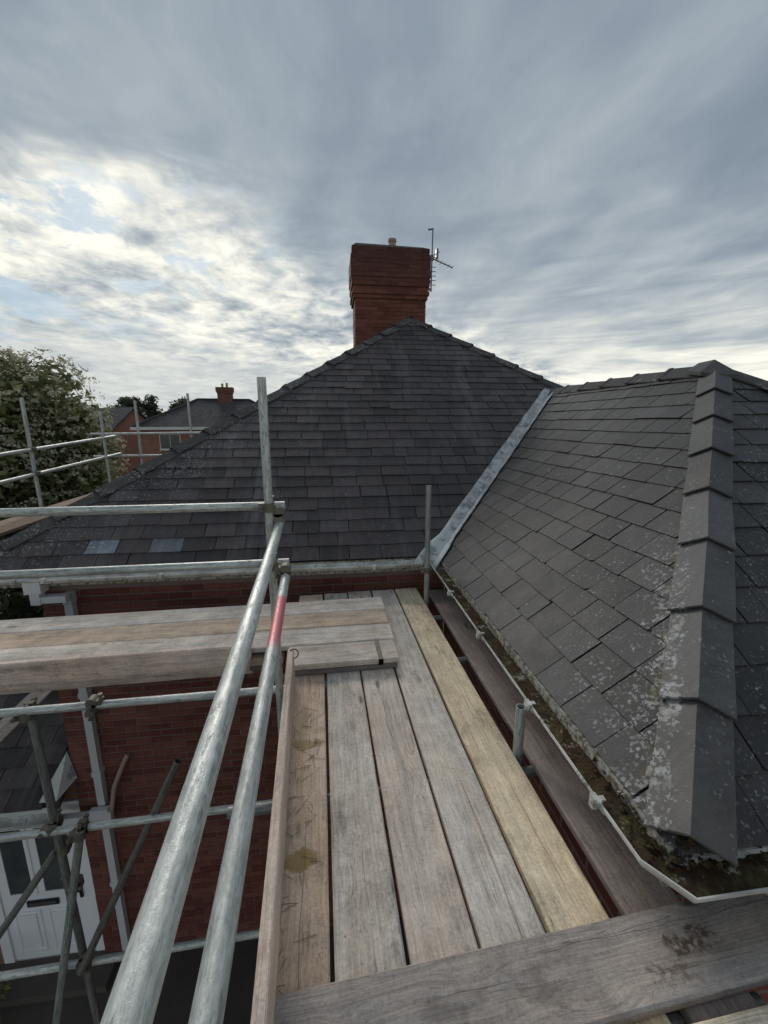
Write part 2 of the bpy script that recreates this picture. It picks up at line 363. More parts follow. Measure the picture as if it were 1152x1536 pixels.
def make_slate(name, base, lich_hip=False, tint=(1, 1, 1)):
    m, t = material(name)
    r = t.math('FRACT', t.math('ADD', t.math('MULTIPLY', t.rand, 7.31), t.math('MULTIPLY', t.isl, 3.77)))
    r2 = t.math('FRACT', t.math('MULTIPLY', r, 17.13))
    n = t.noise(t.P, 9, 5, 0.65); n2 = t.noise(t.P, 70, 5, 0.7); n3 = t.noise(t.P, 1.1, 3, 0.5)
    f = t.math('MULTIPLY_ADD', t.math('SUBTRACT', r, 0.5), 0.78, 1.0)
    f = t.math('MULTIPLY_ADD', t.math('SUBTRACT', n, 0.5), 0.8, f)
    f = t.math('MULTIPLY_ADD', t.math('SUBTRACT', n2, 0.5), 0.95, f)
    f = t.math('MULTIPLY_ADD', t.math('SUBTRACT', n3, 0.5), 0.7, f)
    c = t.vmath('SCALE', t.mix(r2, tuple(b*k for b, k in zip(base, (1.04, 1.0, 0.97))), tuple(b*k for b, k in zip(base, (0.98, 0.985, 1.01)))), scale=f)
    # grain and wash marks that run down each slate
    if lich_hip:
        run = t.noise(t.mapping(t.P, rot=(0, 0, -HTH), scale=(5.5, 30, 5.5)), 1.0, 5, 0.7)
    else:
        run = t.noise(t.mapping(t.P, rot=(0, 0, -HTH), scale=(30, 5.5, 5.5)), 1.0, 5, 0.7)
    c = t.vmath('SCALE', c, scale=t.math('MULTIPLY_ADD', t.math('SUBTRACT', run, 0.5), 0.95, 1.0))
    grime = t.noise(t.mapping(t.P, loc=(4, 4, 4)), 3.3, 6, 0.7)
    c = t.mix(t.ramp(grime, 0.52, 0.66, 0, 0.45), c, tuple(b*0.55 for b in base))
    c = t.mix(t.ramp(t.noise(t.mapping(t.P, loc=(1, 7, 2)), 2.1, 5, 0.65), 0.55, 0.68, 0, 0.4), c, (base[0]*1.55, base[1]*1.45, base[2]*1.25))
    # pale run-off streaks down the slope
    hv = t.mapping(t.P, rot=(0, 0, -HTH))
    if not lich_hip:
        stv = t.mapping(hv, scale=(3.2, 0.35, 0.35))
        stn = t.ramp(t.noise(stv, 1.0, 4, 0.6), 0.52, 0.72)
        c = t.mix(t.math('MULTIPLY', stn, t.math('MULTIPLY_ADD', n, 0.75, 0.05)), c, (0.17, 0.165, 0.165))
    # lichen: small pale dots everywhere, crusts near the hip
    pw_ = t.vmath('ADD', t.P, t.vmath('SCALE', t.noise(t.P, 70, 4, 0.75, color=True), scale=0.04))
    dots = t.math('LESS_THAN', t.voro(pw_, 15.0), t.math('MULTIPLY_ADD', t.noise(t.P, 2.0, 2), 0.42, -0.12 if lich_hip else -0.17))
    dots2 = t.math('LESS_THAN', t.voro(t.vmath('ADD', pw_, (3.3, 1.1, 0.4)), 38.0), t.math('MULTIPLY_ADD', t.noise(t.P, 2.6, 3), 0.95, -0.34 if lich_hip else -0.42))
    cr = t.noise(t.P, 42, 6, 0.75)
    if lich_hip:
        a = hw(*HIP_A); b = hw(*HIP_B); nrm = Vector((b.y-a.y, -(b.x-a.x), 0)).normalized()   # + towards the front slope
        dd = t.vmath('DOT_PRODUCT', t.vmath('SUBTRACT', t.P, tuple(a)), tuple(nrm))
        hgt = t.sep(t.P)[2]
        left = t.math('SUBTRACT', 0.0, dd)
        near = t.math('MULTIPLY', t.math('MAXIMUM', t.ramp(left, 0.05, 0.48, 1, 0), t.ramp(left, 0.2, 1.2, 0.5, 0)), t.ramp(left, 0.015, 0.075, 0.10, 1.0))
        near = t.math('MULTIPLY', near, t.ramp(hgt, 0.5, 1.75, 1.0, 0.06))
        fr = t.math('MULTIPLY', t.ramp(dd, 0.09, 0.2), 0.38)
        near = t.math('MAXIMUM', near, fr)
        big = t.noise(t.P, 7, 4, 0.6)
        th = t.math('MULTIPLY_ADD', near, -0.215, 0.745)
        th = t.math('MULTIPLY_ADD', t.math('SUBTRACT', big, 0.5), -0.30, th)
        crust = t.math('MULTIPLY', t.ramp(t.math('SUBTRACT', cr, th), 0.0, 0.03), 0.85)
        vd = t.voro(t.vmath('ADD', t.P, t.vmath('SCALE', t.noise(t.P, 55, 4, 0.75, color=True), scale=0.045)), 44.0)
        blob = t.math('LESS_THAN', vd, t.math('MULTIPLY', near, t.math('MULTIPLY_ADD', t.noise(t.P, 6, 4, 0.65), 1.9, -0.52)))
        crust = t.math('MAXIMUM', crust, t.math('MULTIPLY', blob, t.math('MULTIPLY_ADD', cr, 1.2, 0.1)))
        moss = t.math('MULTIPLY', t.ramp(t.math('ABSOLUTE', t.math('SUBTRACT', dd, -0.13)), 0.0, 0.035, 1, 0), t.ramp(t.noise(t.P, 12, 4), 0.5, 0.6))
        moss = t.math('MULTIPLY', moss, t.ramp(hgt, 0.9, 1.4, 1, 0))
        c = t.mix(moss, c, (0.075, 0.055, 0.022))
    else:
        a = hw(-4.30, 0.12, 0.30); b = hw(0.60, 4.52, 3.53); nrm = Vector((b.y-a.y, -(b.x-a.x), 0)).normalized()   # + towards the front slope
        dd = t.vmath('DOT_PRODUCT', t.vmath('SUBTRACT', t.P, tuple(a)), tuple(nrm)); hgt = t.sep(t.P)[2]
        near = t.math('MULTIPLY', t.ramp(dd, 0.1, 1.3, 1, 0), t.math('MULTIPLY', t.ramp(hgt, -0.5, 0.2), t.ramp(hgt, 1.5, 2.6, 1, 0.25)))
        th = t.math('MULTIPLY_ADD', near, -0.15, 0.70)
        th = t.math('MULTIPLY_ADD', t.math('SUBTRACT', t.noise(t.P, 2.4, 4, 0.6), 0.5), -0.28, th)
        crust = t.math('MULTIPLY', t.ramp(t.math('SUBTRACT', cr, th), 0.0, 0.04), 0.6)
    crust = t.math('MAXIMUM', crust, t.math('MAXIMUM', t.math('MULTIPLY', dots, 0.6), t.math('MULTIPLY', dots2, 0.38)))
    lc = t.mix(t.ramp(t.noise(t.P, 14, 3), 0.35, 0.65), (0.20, 0.20, 0.175), (0.50, 0.51, 0.50))
    c = t.mix(t.math('MULTIPLY', crust, 0.85), c, lc)
    c = t.mix(1.0, c, t.col, 'MULTIPLY')
    finish(t, c, t.math('MULTIPLY_ADD', n, 0.25, 0.45), t.math('ADD', t.math('MULTIPLY', n2, 0.5), t.math('ADD', n, t.math('MULTIPLY', crust, 0.3))), 0.006, 0.5, spec=0.35)
    return m
SLATE_MAIN = make_slate('purple_grey_slate', (0.060, 0.0510, 0.0520))
SLATE_WING = make_slate('lichen_grey_slate', (0.048, 0.0465, 0.0465), True)
TILE_WING = make_slate('lichen_hip_tile', (0.074, 0.073, 0.072), True)

def make_mossy_tile():
    m, t = material('mossy_hip_tile')
    n = t.noise(t.P, 14, 5, 0.65); n2 = t.noise(t.P, 5, 4, 0.6)
    c = t.vmath('SCALE', (0.060, 0.058, 0.058), scale=t.math('MULTIPLY_ADD', n, 0.9, t.math('MULTIPLY_ADD', t.rand, 0.3, 0.45)))
    c = t.mix(t.ramp(n2, 0.46, 0.62, 0, 0.6), c, (0.050, 0.052, 0.028))
    c = t.mix(t.math('MULTIPLY', t.ramp(t.noise(t.P, 34, 5, 0.72), 0.54, 0.60), t.ramp(t.noise(t.P, 4.5, 3), 0.46, 0.58, 0, 0.85)), c, (0.34, 0.34, 0.33))
    finish(t, c, 0.85, n, 0.02, 0.8); return m
TILE_MAIN = make_mossy_tile()

def make_brick(name, c0, c1):
    m, t = material(name)
    r = t.math('FRACT', t.math('ADD', t.math('MULTIPLY', t.rand, 7.31), t.math('MULTIPLY', t.isl, 5.77)))
    n = t.noise(t.P, 24, 5, 0.65); n2 = t.noise(t.P, 1.3, 3)
    c = t.mix(r, c0, c1)
    f = t.math('MULTIPLY_ADD', t.math('SUBTRACT', n, 0.5), 0.8, t.math('MULTIPLY_ADD', t.math('SUBTRACT', n2, 0.5), 0.6, 1.0))
    c = t.vmath('SCALE', c, scale=f)
    c = t.mix(t.ramp(t.noise(t.P, 8, 5, 0.7), 0.60, 0.70, 0, 0.55), c, (0.06, 0.045, 0.04))
    c = t.mix(t.ramp(t.noise(t.P, 17, 4, 0.7), 0.66, 0.74, 0, 0.3), c, (0.42, 0.36, 0.32))
    if 'sooty' in name:   # soot washed down from the top of the stack
        c = t.mix(t.ramp(t.math('MULTIPLY_ADD', t.noise(t.P, 3.5, 5, 0.7), 1.1, t.sep(t.P)[2]), 4.45, 5.4, 0, 0.5), c, (0.038, 0.028, 0.026))
    finish(t, c, 0.85, n, 0.006, 0.7, spec=0.25); return m
BRICK = make_brick('red_brick', (0.115, 0.038, 0.030), (0.20, 0.078, 0.058))
BRICK_SOOT = make_brick('sooty_chimney_brick', (0.13, 0.041, 0.031), (0.205, 0.075, 0.052))
def make_brickwork(name, c0, c1, sc_=1.0):
    """far or hidden brickwork: courses too small to pick apart"""
    m, t = material(name)
    nrm = t.sep(t.geo.outputs['True Normal']); x, y, z = t.sep(t.P)
    hx = t.math('ADD', t.math('MULTIPLY', x, t.math('ABSOLUTE', nrm[1])), t.math('MULTIPLY', y, t.math('ABSOLUTE', nrm[0])))
    bt = t.n('ShaderNodeTexBrick'); t.set(bt.inputs['Vector'], t.comb(hx, z, 0.0))
    t.set(bt.inputs['Color1'], c0); t.set(bt.inputs['Color2'], c1); t.set(bt.inputs['Mortar'], (0.17, 0.14, 0.125))
    bt.inputs['Scale'].default_value = 1.0; bt.inputs['Mortar Size'].default_value = 0.009
    bt.inputs['Brick Width'].default_value = 0.225; bt.inputs['Row Height'].default_value = 0.075
    n = t.noise(t.P, 4, 5, 0.6)
    c = t.vmath('SCALE', bt.outputs[0], scale=t.math('MULTIPLY_ADD', n, 0.8, 0.6))
    finish(t, c, 0.85, t.math('ADD', bt.outputs['Fac'], n), 0.004, 0.4, spec=0.25); return m
BRICKWORK = make_brickwork('red_brickwork', (0.13, 0.038, 0.03), (0.20, 0.066, 0.05))
BRICK_FAR = make_brickwork('orange_brickwork', (0.27, 0.115, 0.075), (0.34, 0.155, 0.10))
MORTAR = plain('lime_mortar', (0.185, 0.142, 0.125), 0.9, 0.6, 9)
MORTAR_SOOT = plain('sooty_mortar', (0.12, 0.095, 0.082), 0.9, 0.6, 9)
LEADM, _t = material('grey_lead')
def _lead():
    t = _t
    n = t.noise(t.P, 10, 5, 0.65); n2 = t.noise(t.P, 3, 3); x, y, z = t.sep(t.P)
    c = t.mix(t.ramp(n, 0.35, 0.65), (0.32, 0.325, 0.325), (0.56, 0.57, 0.57))
    low = t.ramp(z, 0.38, 0.62, 1, 0)
    c = t.mix(t.math('MULTIPLY', low, t.ramp(n2, 0.3, 0.5, 0.5, 1)), c, (0.52, 0.56, 0.55))
    dk = t.ramp(t.noise(t.P, 6.5, 5, 0.7), 0.52, 0.58, 0, 0.6)
    c = t.mix(dk, c, (0.11, 0.11, 0.12))
    finish(t, c, 0.55, n, 0.012, 0.7, 0.15)
_lead()
def make_pvc():
    m, t = material('old_white_gutter')
    n = t.noise(t.P, 20, 5, 0.7); n2 = t.noise(t.P, 4, 4, 0.6)
    c = t.mix(t.ramp(n2, 0.38, 0.62, 0, 0.75), (0.64, 0.64, 0.60), (0.33, 0.32, 0.275))
    c = t.mix(t.ramp(n, 0.55, 0.66, 0, 0.75), c, (0.11, 0.10, 0.075))
    finish(t, c, 0.45, n, 0.004, 0.4); return m
PVC = make_pvc()
PVC_GREY = plain('white_pipe', (0.55, 0.56, 0.58), 0.4, 0.25, 8)
def make_fascia():
    m, t = material('lichened_fascia')
    n = t.noise(t.P, 30, 5, 0.7)
    c = t.mix(t.ramp(n, 0.42, 0.6), (0.44, 0.42, 0.37), (0.13, 0.115, 0.085))
    finish(t, c, 0.8, n, 0.01, 0.7); return m
FASCIA = make_fascia()
def make_moss():
    m, t = material('gutter_moss')
    n = t.noise(t.P, 22, 5, 0.65); n2 = t.noise(t.P, 60, 4, 0.6)
    c = t.mix(t.ramp(n, 0.40, 0.60), (0.040, 0.029, 0.020), (0.075, 0.066, 0.026))
    c = t.vmath('SCALE', c, scale=t.math('MULTIPLY_ADD', n2, 1.3, 0.4))
    c = t.mix(t.ramp(t.noise(t.P, 7, 4, 0.6), 0.44, 0.56, 0, 0.8), c, t.mix(n2, (0.030, 0.018, 0.011), (0.085, 0.052, 0.03)))
    c = t.mix(t.ramp(t.noise(t.P, 11, 6, 0.78), 0.57, 0.63, 0, 0.8), c, (0.36, 0.35, 0.31))
    finish(t, c, 0.95, n2, 0.01, 0.8, spec=0.1); return m
MOSS = make_moss()
DOORW = plain('white_door_plastic', (0.80, 0.81, 0.83), 0.35, 0.12, 6, 0, 0.001)
BLACK = plain('black_metal', (0.02, 0.02, 0.022), 0.35, 0.2, 30)
GLASS, _g = material('dark_frosted_glass')
finish(_g, _g.mix(_g.noise(_g.P, 3, 3), (0.02, 0.025, 0.03), (0.12, 0.13, 0.13)), 0.18, spec=0.6)
ALU = plain('aerial_metal', (0.16, 0.16, 0.17), 0.4, 0.3, 20, 0.6)
PAVING = plain('dark_paving', (0.075, 0.065, 0.055), 0.9, 0.8, 3.0, 0, 0.02)
GRASS = plain('rough_grass', (0.05, 0.06, 0.025), 0.95, 0.8, 2.0, 0, 0.05)
ROOF_FAR, _f = material('far_slate')
def _far():
    t = _f; x, y, z = t.sep(t.obj)
    bt = t.n('ShaderNodeTexBrick'); t.set(bt.inputs['Vector'], t.comb(t.math('ADD', x, t.math('MULTIPLY', y, .3)), t.math('MULTIPLY', z, 1.7), 0.0))
    t.set(bt.inputs['Color1'], (0.060, 0.056, 0.060)); t.set(bt.inputs['Color2'], (0.095, 0.09, 0.092)); t.set(bt.inputs['Mortar'], (0.025, 0.024, 0.026))
    bt.inputs['Scale'].default_value = 1.0; bt.inputs['Mortar Size'].default_value = 0.02
    bt.inputs['Brick Width'].default_value = 0.45; bt.inputs['Row Height'].default_value = 0.34
    n = t.noise(t.mapping(t.obj, scale=(1.6, .5, .3)), 1.0, 5, 0.65)
    c = t.vmath('SCALE', bt.outputs[0], scale=t.math('MULTIPLY_ADD', n, 1.3, 0.35))
    finish(t, c, 0.75, spec=0.2)
_far()
ROOF_DARK = plain('far_dark_tile', (0.034, 0.032, 0.036), 0.6, 0.4, 3.0)
WHITE = plain('white_paint', (0.6, 0.6, 0.58), 0.5, 0.2, 5)
POT = plain('clay_pot', (0.36, 0.27, 0.22), 0.7, 0.4, 12)

# ------------------------------------------------------------------ the ground
tag(link('ground', mesh('ground', [(-4000, -1500, GZ), (4000, -1500, GZ), (4000, 5000, GZ), (-4000, 5000, GZ)], [(0, 1, 2, 3)]), GRASS), kind='structure')
tag(link('path', mesh('path', [(-9, -6, GZ+.004), (6, -6, GZ+.004), (6, 6, GZ+.004), (-9, 6, GZ+.004)], [(0, 1, 2, 3)]), PAVING), kind='structure')

# ------------------------------------------------------------------ the house
house = tag(empty('brick_house', (HO.x, HO.y, GZ), (0, 0, HTH)),
            'red brick house with dark slate roofs, big chimney and a projecting wing beside the boards', 'house')
UL, UR = -4.30, 5.45          # main eaves, left and right
EV0 = 0.12; EZ = 0.30         # main eave line
TM = 0.736
WB = 2.5; WU0 = 0.115; WVF = -2.90
APEX = (0.60, EV0 + 4.40, EZ + TM*4.40)
def zm(v): return EZ + TM*(v-EV0)
TW = (HIP_B[2]-EZ)/(HIP_B[0]-WU0)
TF = (HIP_B[2]-EZ)/(HIP_B[1]-WVF)
RZ = HIP_B[2]
VR = EV0 + (RZ-EZ)/TM         # where the wing ridge meets the main slope
MAIN_POLY = [(UL, EV0), (WU0, EV0), (WB, VR), (UR-(VR-EV0), VR), (APEX[0], APEX[1])]
hipR = UR
# --- walls
w = MB()
w.box(hl(-3.65, 0.1955, GZ), hl(0.205, 0.42, 0.16)).box(hl(-3.648, 0.42, GZ), hl(-3.45, 9.5, 0.16))
w.build('wall', MORTAR, house)
w = MB().box(hl(0.215, -2.72, GZ), hl(0.42, 0.20, 0.14)).box(hl(0.42, -2.72, GZ), hl(5.0, -2.52, 0.14))
w.build('wall', BRICKWORK, house)
mainwall = house.children[0]

# --- individually laid bricks of the front wall (largest 300 as objects, the rest joined)
def jit(a): return rnd.uniform(-a, a)
BL, BH, JT = 0.215, 0.065, 0.010
brick_meshes = []
for i in range(8):
    bm = bmesh.new(); bmesh.ops.create_cube(bm, size=1.0)
    for v in bm.verts: v.co = Vector((v.co.x*(BL+jit(.002)), v.co.y*0.02, v.co.z*(BH+jit(.0015))))
    for v in bm.verts:
        if v.co.y < 0: v.co.y += jit(0.0015); v.co.x *= 0.985; v.co.z *= 0.95
    me = bpy.data.meshes.new('brick'); bm.to_mesh(me); bm.free(); me.materials.append(BRICK); brick_meshes.append(me)
cands = []
zrow = GZ + 0.02; row = 0
while zrow + BH < 0.15:
    u = -3.648 + (0.0 if row % 2 == 0 else 0.0)
    first = row % 2
    while u < 0.20:
        ln = (0.1025 if first else BL); first = False
        ln = min(ln, 0.203-u)
        if ln > 0.03:
            c = (u+ln/2, 0.2, zrow+BH/2)
            p = project(hw(*c)); vis = False; depth = 99
            if p and -15 < p[0] < 1167 and 0 < p[1] < 1551:
                depth = (hw(*c)-CAM).length
                upper = c[2] > -0.12 and -3.65 < c[0]
                lower = p[0] < 395 and p[1] > 1015 and c[2] < -0.6
                vis = (upper and p[1] > 850) or lower
            cands.append((c, ln, vis, depth))
        u += ln + JT
    zrow += BH + JT; row += 1
order = sorted([i for i, q in enumerate(cands) if q[2]], key=lambda i: cands[i][3])
single = set(order[:300])
rest = MB()
for i, (c, ln, vis, depth) in enumerate(cands):
    y = 0.2 + jit(0.0025)
    if i in single:
        o = link('brick', rnd.choice(brick_meshes), None, mainwall, loc=hl(c[0], y, c[2]), rot=(0, jit(.006), 0))
        o.scale = (ln/BL, 1, 1)
    else:
        rest.box(hl(c[0]-ln/2, y-0.01, c[2]-BH/2+jit(.001)), hl(c[0]+ln/2, y+.01, c[2]+BH/2+jit(.001)))
tag(rest.build('brick', BRICK, mainwall), kind='stuff')

# --- slates
def clip_poly(subj, clip):
    """convex clip in the plane; clip counter-clockwise"""
    out = subj
    for i in range(len(clip)):
        a, b = clip[i], clip[(i+1) % len(clip)]
        ins = lambda p: (b[0]-a[0])*(p[1]-a[1]) - (b[1]-a[1])*(p[0]-a[0]) >= -1e-9
        cur, out = out, []
        for j in range(len(cur)):
            p, q = cur[j], cur[(j+1) % len(cur)]
            ip, iq = ins(p), ins(q)
            if ip: out.append(p)
            if ip != iq:
                d1 = (b[0]-a[0])*(p[1]-a[1]) - (b[1]-a[1])*(p[0]-a[0])
                d2 = (b[0]-a[0])*(q[1]-a[1]) - (b[1]-a[1])*(q[0]-a[0])
                k = d1/(d1-d2); out.append((p[0]+(q[0]-p[0])*k, p[1]+(q[1]-p[1])*k))
        if len(out) < 3: return []
    return out
def area(p): return 0.5*sum(p[i][0]*p[(i+1) % len(p)][1]-p[(i+1) % len(p)][0]*p[i][1] for i in range(len(p)))
SL_TH = 0.0055
def slate_z(t, gauge, lift): # underside height at distance t up from the tail
    return max(0.0, 0.0095 + lift - (0.0095+lift)*t/(gauge*1.22))
jobs = []      # (roof parent, material, matrix, polygon, gauge, lift, size in photo)
def lay_slates(roof, m, org, ax, up, polys, width, gauge, smax, tmax, s0=0.0, seed=0):
    """org/ax/up in house-local; polys convex pieces of the slope in (s, t)"""
    ax = Vector(ax).normalized(); up = Vector(up).normalized(); nr = ax.cross(up).normalized()
    q = random.Random(seed)
    if nr.z < 0: nr = -nr
    r = 0; t = 0.0
    while t < tmax:
        s = s0 - (width/2 if r % 2 else 0) + q.uniform(-.03, .03)
        while s < smax:
            wd = width*q.uniform(0.93, 1.07) if q.random() > .05 else width*0.6
            tail = t + q.uniform(-.006, .006); lift = max(0, q.gauss(0.0005, 0.0022))
            if q.random() < .012: tail -= 0.02; lift += .004
            rot = q.gauss(0, 0.008); gl = max(.0006, q.gauss(.0032, .0022)); gr = max(.0006, q.gauss(.0032, .0022))
            rect = [(s+gl, tail), (s+wd-gr, tail), (s+wd-gr, tail+gauge*1.2), (s+gl, tail+gauge*1.2)]
            if q.random() < .18:       # a chipped corner at the tail
                k = q.uniform(.008, .03)
                rect = ([(s+gl, tail+k), (s+gl+k*q.uniform(.6, 1.6), tail)] + rect[1:]) if q.random() < .5 else ([rect[0], (s+wd-gr-k*q.uniform(.6, 1.6), tail), (s+wd-gr, tail+k)] + rect[2:])
            c0 = (s+wd/2, tail+gauge/2)
            rect = [(c0[0]+(a-c0[0])*math.cos(rot)-(b-c0[1])*math.sin(rot), c0[1]+(a-c0[0])*math.sin(rot)+(b-c0[1])*math.cos(rot)) for a, b in rect]
            for cl in polys:
                pg = clip_poly(rect, cl)
                if pg and area(pg) > 0.0015:
                    cen = org + ax*c0[0] + up*c0[1]
                    M = Matrix((( ax.x, up.x, nr.x, cen.x), (ax.y, up.y, nr.y, cen.y), (ax.z, up.z, nr.z, cen.z), (0, 0, 0, 1)))
                    pts = []
                    for a, b in pg:
                        z = slate_z(b-tail, gauge, lift); pts.append((a-c0[0], b-c0[1], z))
                    # size it shows in the photo
                    sz = 0
                    pr = [project(house_M @ (M @ Vector(v))) for v in pts]
                    if all(pr):
                        cx = sum(v[0] for v in pr)/len(pr); cy = sum(v[1] for v in pr)/len(pr)
                        if -10 < cx < 1162 and 0 < cy < 1546: sz = abs(area(pr))
                    jobs.append((roof, m, M, pts, sz, (c0, r, abs(area(pg)-area(rect)) > 1e-6)))
            s += wd + 0.0
        t += gauge; r += 1
house_M = Matrix.Translation((HO.x, HO.y, GZ)) @ Matrix.Rotation(HTH, 4, 'Z')

def deck(name, poly, off, m): # a solid roof deck, its top 6 mm below the slates
    nrm = (Vector(poly[1])-Vector(poly[0])).cross(Vector(poly[2])-Vector(poly[0])).normalized()
    if nrm.z < 0: nrm = -nrm
    top = [Vector(q) - nrm*0.006 for q in poly]
    return MB().prism(top, -nrm*off)
# main front slope
mn = [hl(UL, EV0, EZ), hl(WU0, EV0, EZ), hl(WB, VR, RZ), hl(UR-(VR-EV0)*(UR-APEX[0])/4.40, VR, RZ), hl(*APEX)]
roof_main = deck('roof', mn, 0.05, SLATE_MAIN)
AP = hl(*APEX)
# left and back slopes of the main roof, seen only from aside
lf = [hl(UL, EV0, EZ), hl(*APEX), hl(APEX[0], 9.0, APEX[2]), hl(UL, 9.0, EZ)]
def plane_prism(mb, poly, th):
    n = (Vector(poly[1])-Vector(poly[0])).cross(Vector(poly[2])-Vector(poly[0])).normalized()
    if n.z < 0: n = -n
    mb.prism([Vector(q)-n*.006 for q in poly], -n*th)
plane_prism(roof_main, lf, 0.04)
plane_prism(roof_main, [hl(APEX[0], 9.0, APEX[2]), hl(*APEX), hl(UR, EV0, EZ), hl(UR, 9.0, EZ)], 0.04)
me = fix_normals(roof_main.me('roof')); roof1 = link('roof', me, SLATE_MAIN, house)
ax, up = Vector((1, 0, 0)), Vector((0, 1, TM)).normalized(); k = math.sqrt(1+TM*TM)
org = hl(UL, EV0, EZ)
st = lambda u, v: (u-UL, (v-EV0)*k)
cutv = 0.085       # slates stop short of the valley
rr = (UR-APEX[0])/4.40
m_polys = [[st(UL+.03, EV0-.035), st(WU0-cutv-.04, EV0-.035), st(WU0-cutv, EV0), st(WB-cutv, VR), st(UR-(VR-EV0)*rr, VR), st(APEX[0], APEX[1])]]
# two convex pieces: left of the valley, above the ridge of the wing
lay_slates(roof1, SLATE_MAIN, org, ax, up, [[st(UL+.03, EV0-.035), st(WU0-cutv-.02, EV0-.035), st(WB-cutv-.02, VR), st(UL+(VR-EV0)*(APEX[0]-UL)/4.40, VR)],
                                            [st(UL+(VR-EV0)*(APEX[0]-UL)/4.40, VR), st(WB-cutv, VR), st(UR-(VR-EV0)*rr, VR), st(APEX[0], APEX[1])]],
           0.293, 0.170, 9.8, 5.6, 0.0, 3)
# wing: left slope, front slope, right slope
wl = [hl(WU0, WVF, EZ), hl(WB, HIP_B[1], RZ), hl(WB, VR, RZ), hl(WU0, EV0, EZ)]
WUR = 2*WB-WU0
wf = [hl(WU0, WVF, EZ), hl(WUR, WVF, EZ), hl(WB, HIP_B[1], RZ)]
wr = [hl(WUR, WVF, EZ), hl(WUR, EV0, EZ), hl(WB, VR, RZ), hl(WB, HIP_B[1], RZ)]
mb = MB()
for pl in (wl, wf, wr): plane_prism(mb, pl, 0.04)
roof2 = link('roof', fix_normals(mb.me('roof')), SLATE_WING, house)
kw = math.sqrt(1+TW*TW)
sw = lambda u, v: (-(v-EV0), (u-WU0)*kw)
lay_slates(roof2, SLATE_WING, hl(WU0, EV0, EZ), (0, -1, 0), Vector((1, 0, TW)),
           [[sw(WU0-.012, EV0-.0)[::1], sw(WU0-.012, WVF+.02), sw(WB, HIP_B[1]), sw(WB, VR)]] and
           [[sw(WU0-.012, EV0-.11), sw(WU0-.012, WVF), sw(WB, HIP_B[1]), sw(WB, VR-.11)]], 0.250, 0.186, 3.3, 3.2, -2.61, 11)
kf = math.sqrt(1+TF*TF)
sf = lambda u, v: (u-WU0, (v-WVF)*kf)
lay_slates(roof2, SLATE_WING, hl(WU0, WVF, EZ), (1, 0, 0), Vector((0, 1, TF)),
           [[sf(WU0, WVF-.03), sf(WUR, WVF-.03), sf(WB, HIP_B[1])]], 0.255, 0.186, 5.2, 3.4, 0.05, 17)
big = sorted(range(len(jobs)), key=lambda i: -jobs[i][4])[:300]
bigset = set(big); shared = {}; joined = {}
NEW_SLATES = [hw(-3.124, 0.334, 0.455), hw(-2.521, 0.34, 0.46), hw(-1.356, 0.352, 0.465)]
for i, (roof, m, M, pts, sz, _) in enumerate(jobs):
    n = len(pts)
    vs = [Vector(p) for p in pts] + [Vector((p[0], p[1], p[2]+SL_TH)) for p in pts]
    fs = [tuple(range(n-1, -1, -1)), tuple(range(n, 2*n))] + [(j, (j+1) % n, (j+1) % n+n, j+n) for j in range(n)]
    if i in bigset:
        key = None
        if n == 4:
            key = None if _[2] else (m.name, round(pts[1][0]-pts[0][0], 2), round(pts[0][2], 3), round(pts[3][1]-pts[0][1], 2))
        if key and key in shared: me = shared[key]
        else:
            me = mesh('slate', vs, fs); me.materials.append(m)
            if key: shared[key] = me
        o = link('slate', me, None, roof); o.matrix_local = M
        wp = house_M @ M.translation
        for j, q in enumerate(NEW_SLATES):
            if (wp-q).length < 0.125 and not any(ch.get('label') and (ch.matrix_local.translation-M.translation).length < 0.3 for ch in roof.children):
                o.color = ((2.5, 3.2, 3.5, 1) if j < 2 else (1.7, 1.75, 1.75, 1)); o['label'] = 'newer pale blue-grey slate' if j < 2 else 'paler grey slate'
    else:
        J = joined.setdefault(roof.name, (roof, m, MB()))
        J[2].add([M @ v for v in vs], fs)
for roof, m, mb in joined.values(): tag(mb.build('slate', m, roof), kind='stuff')

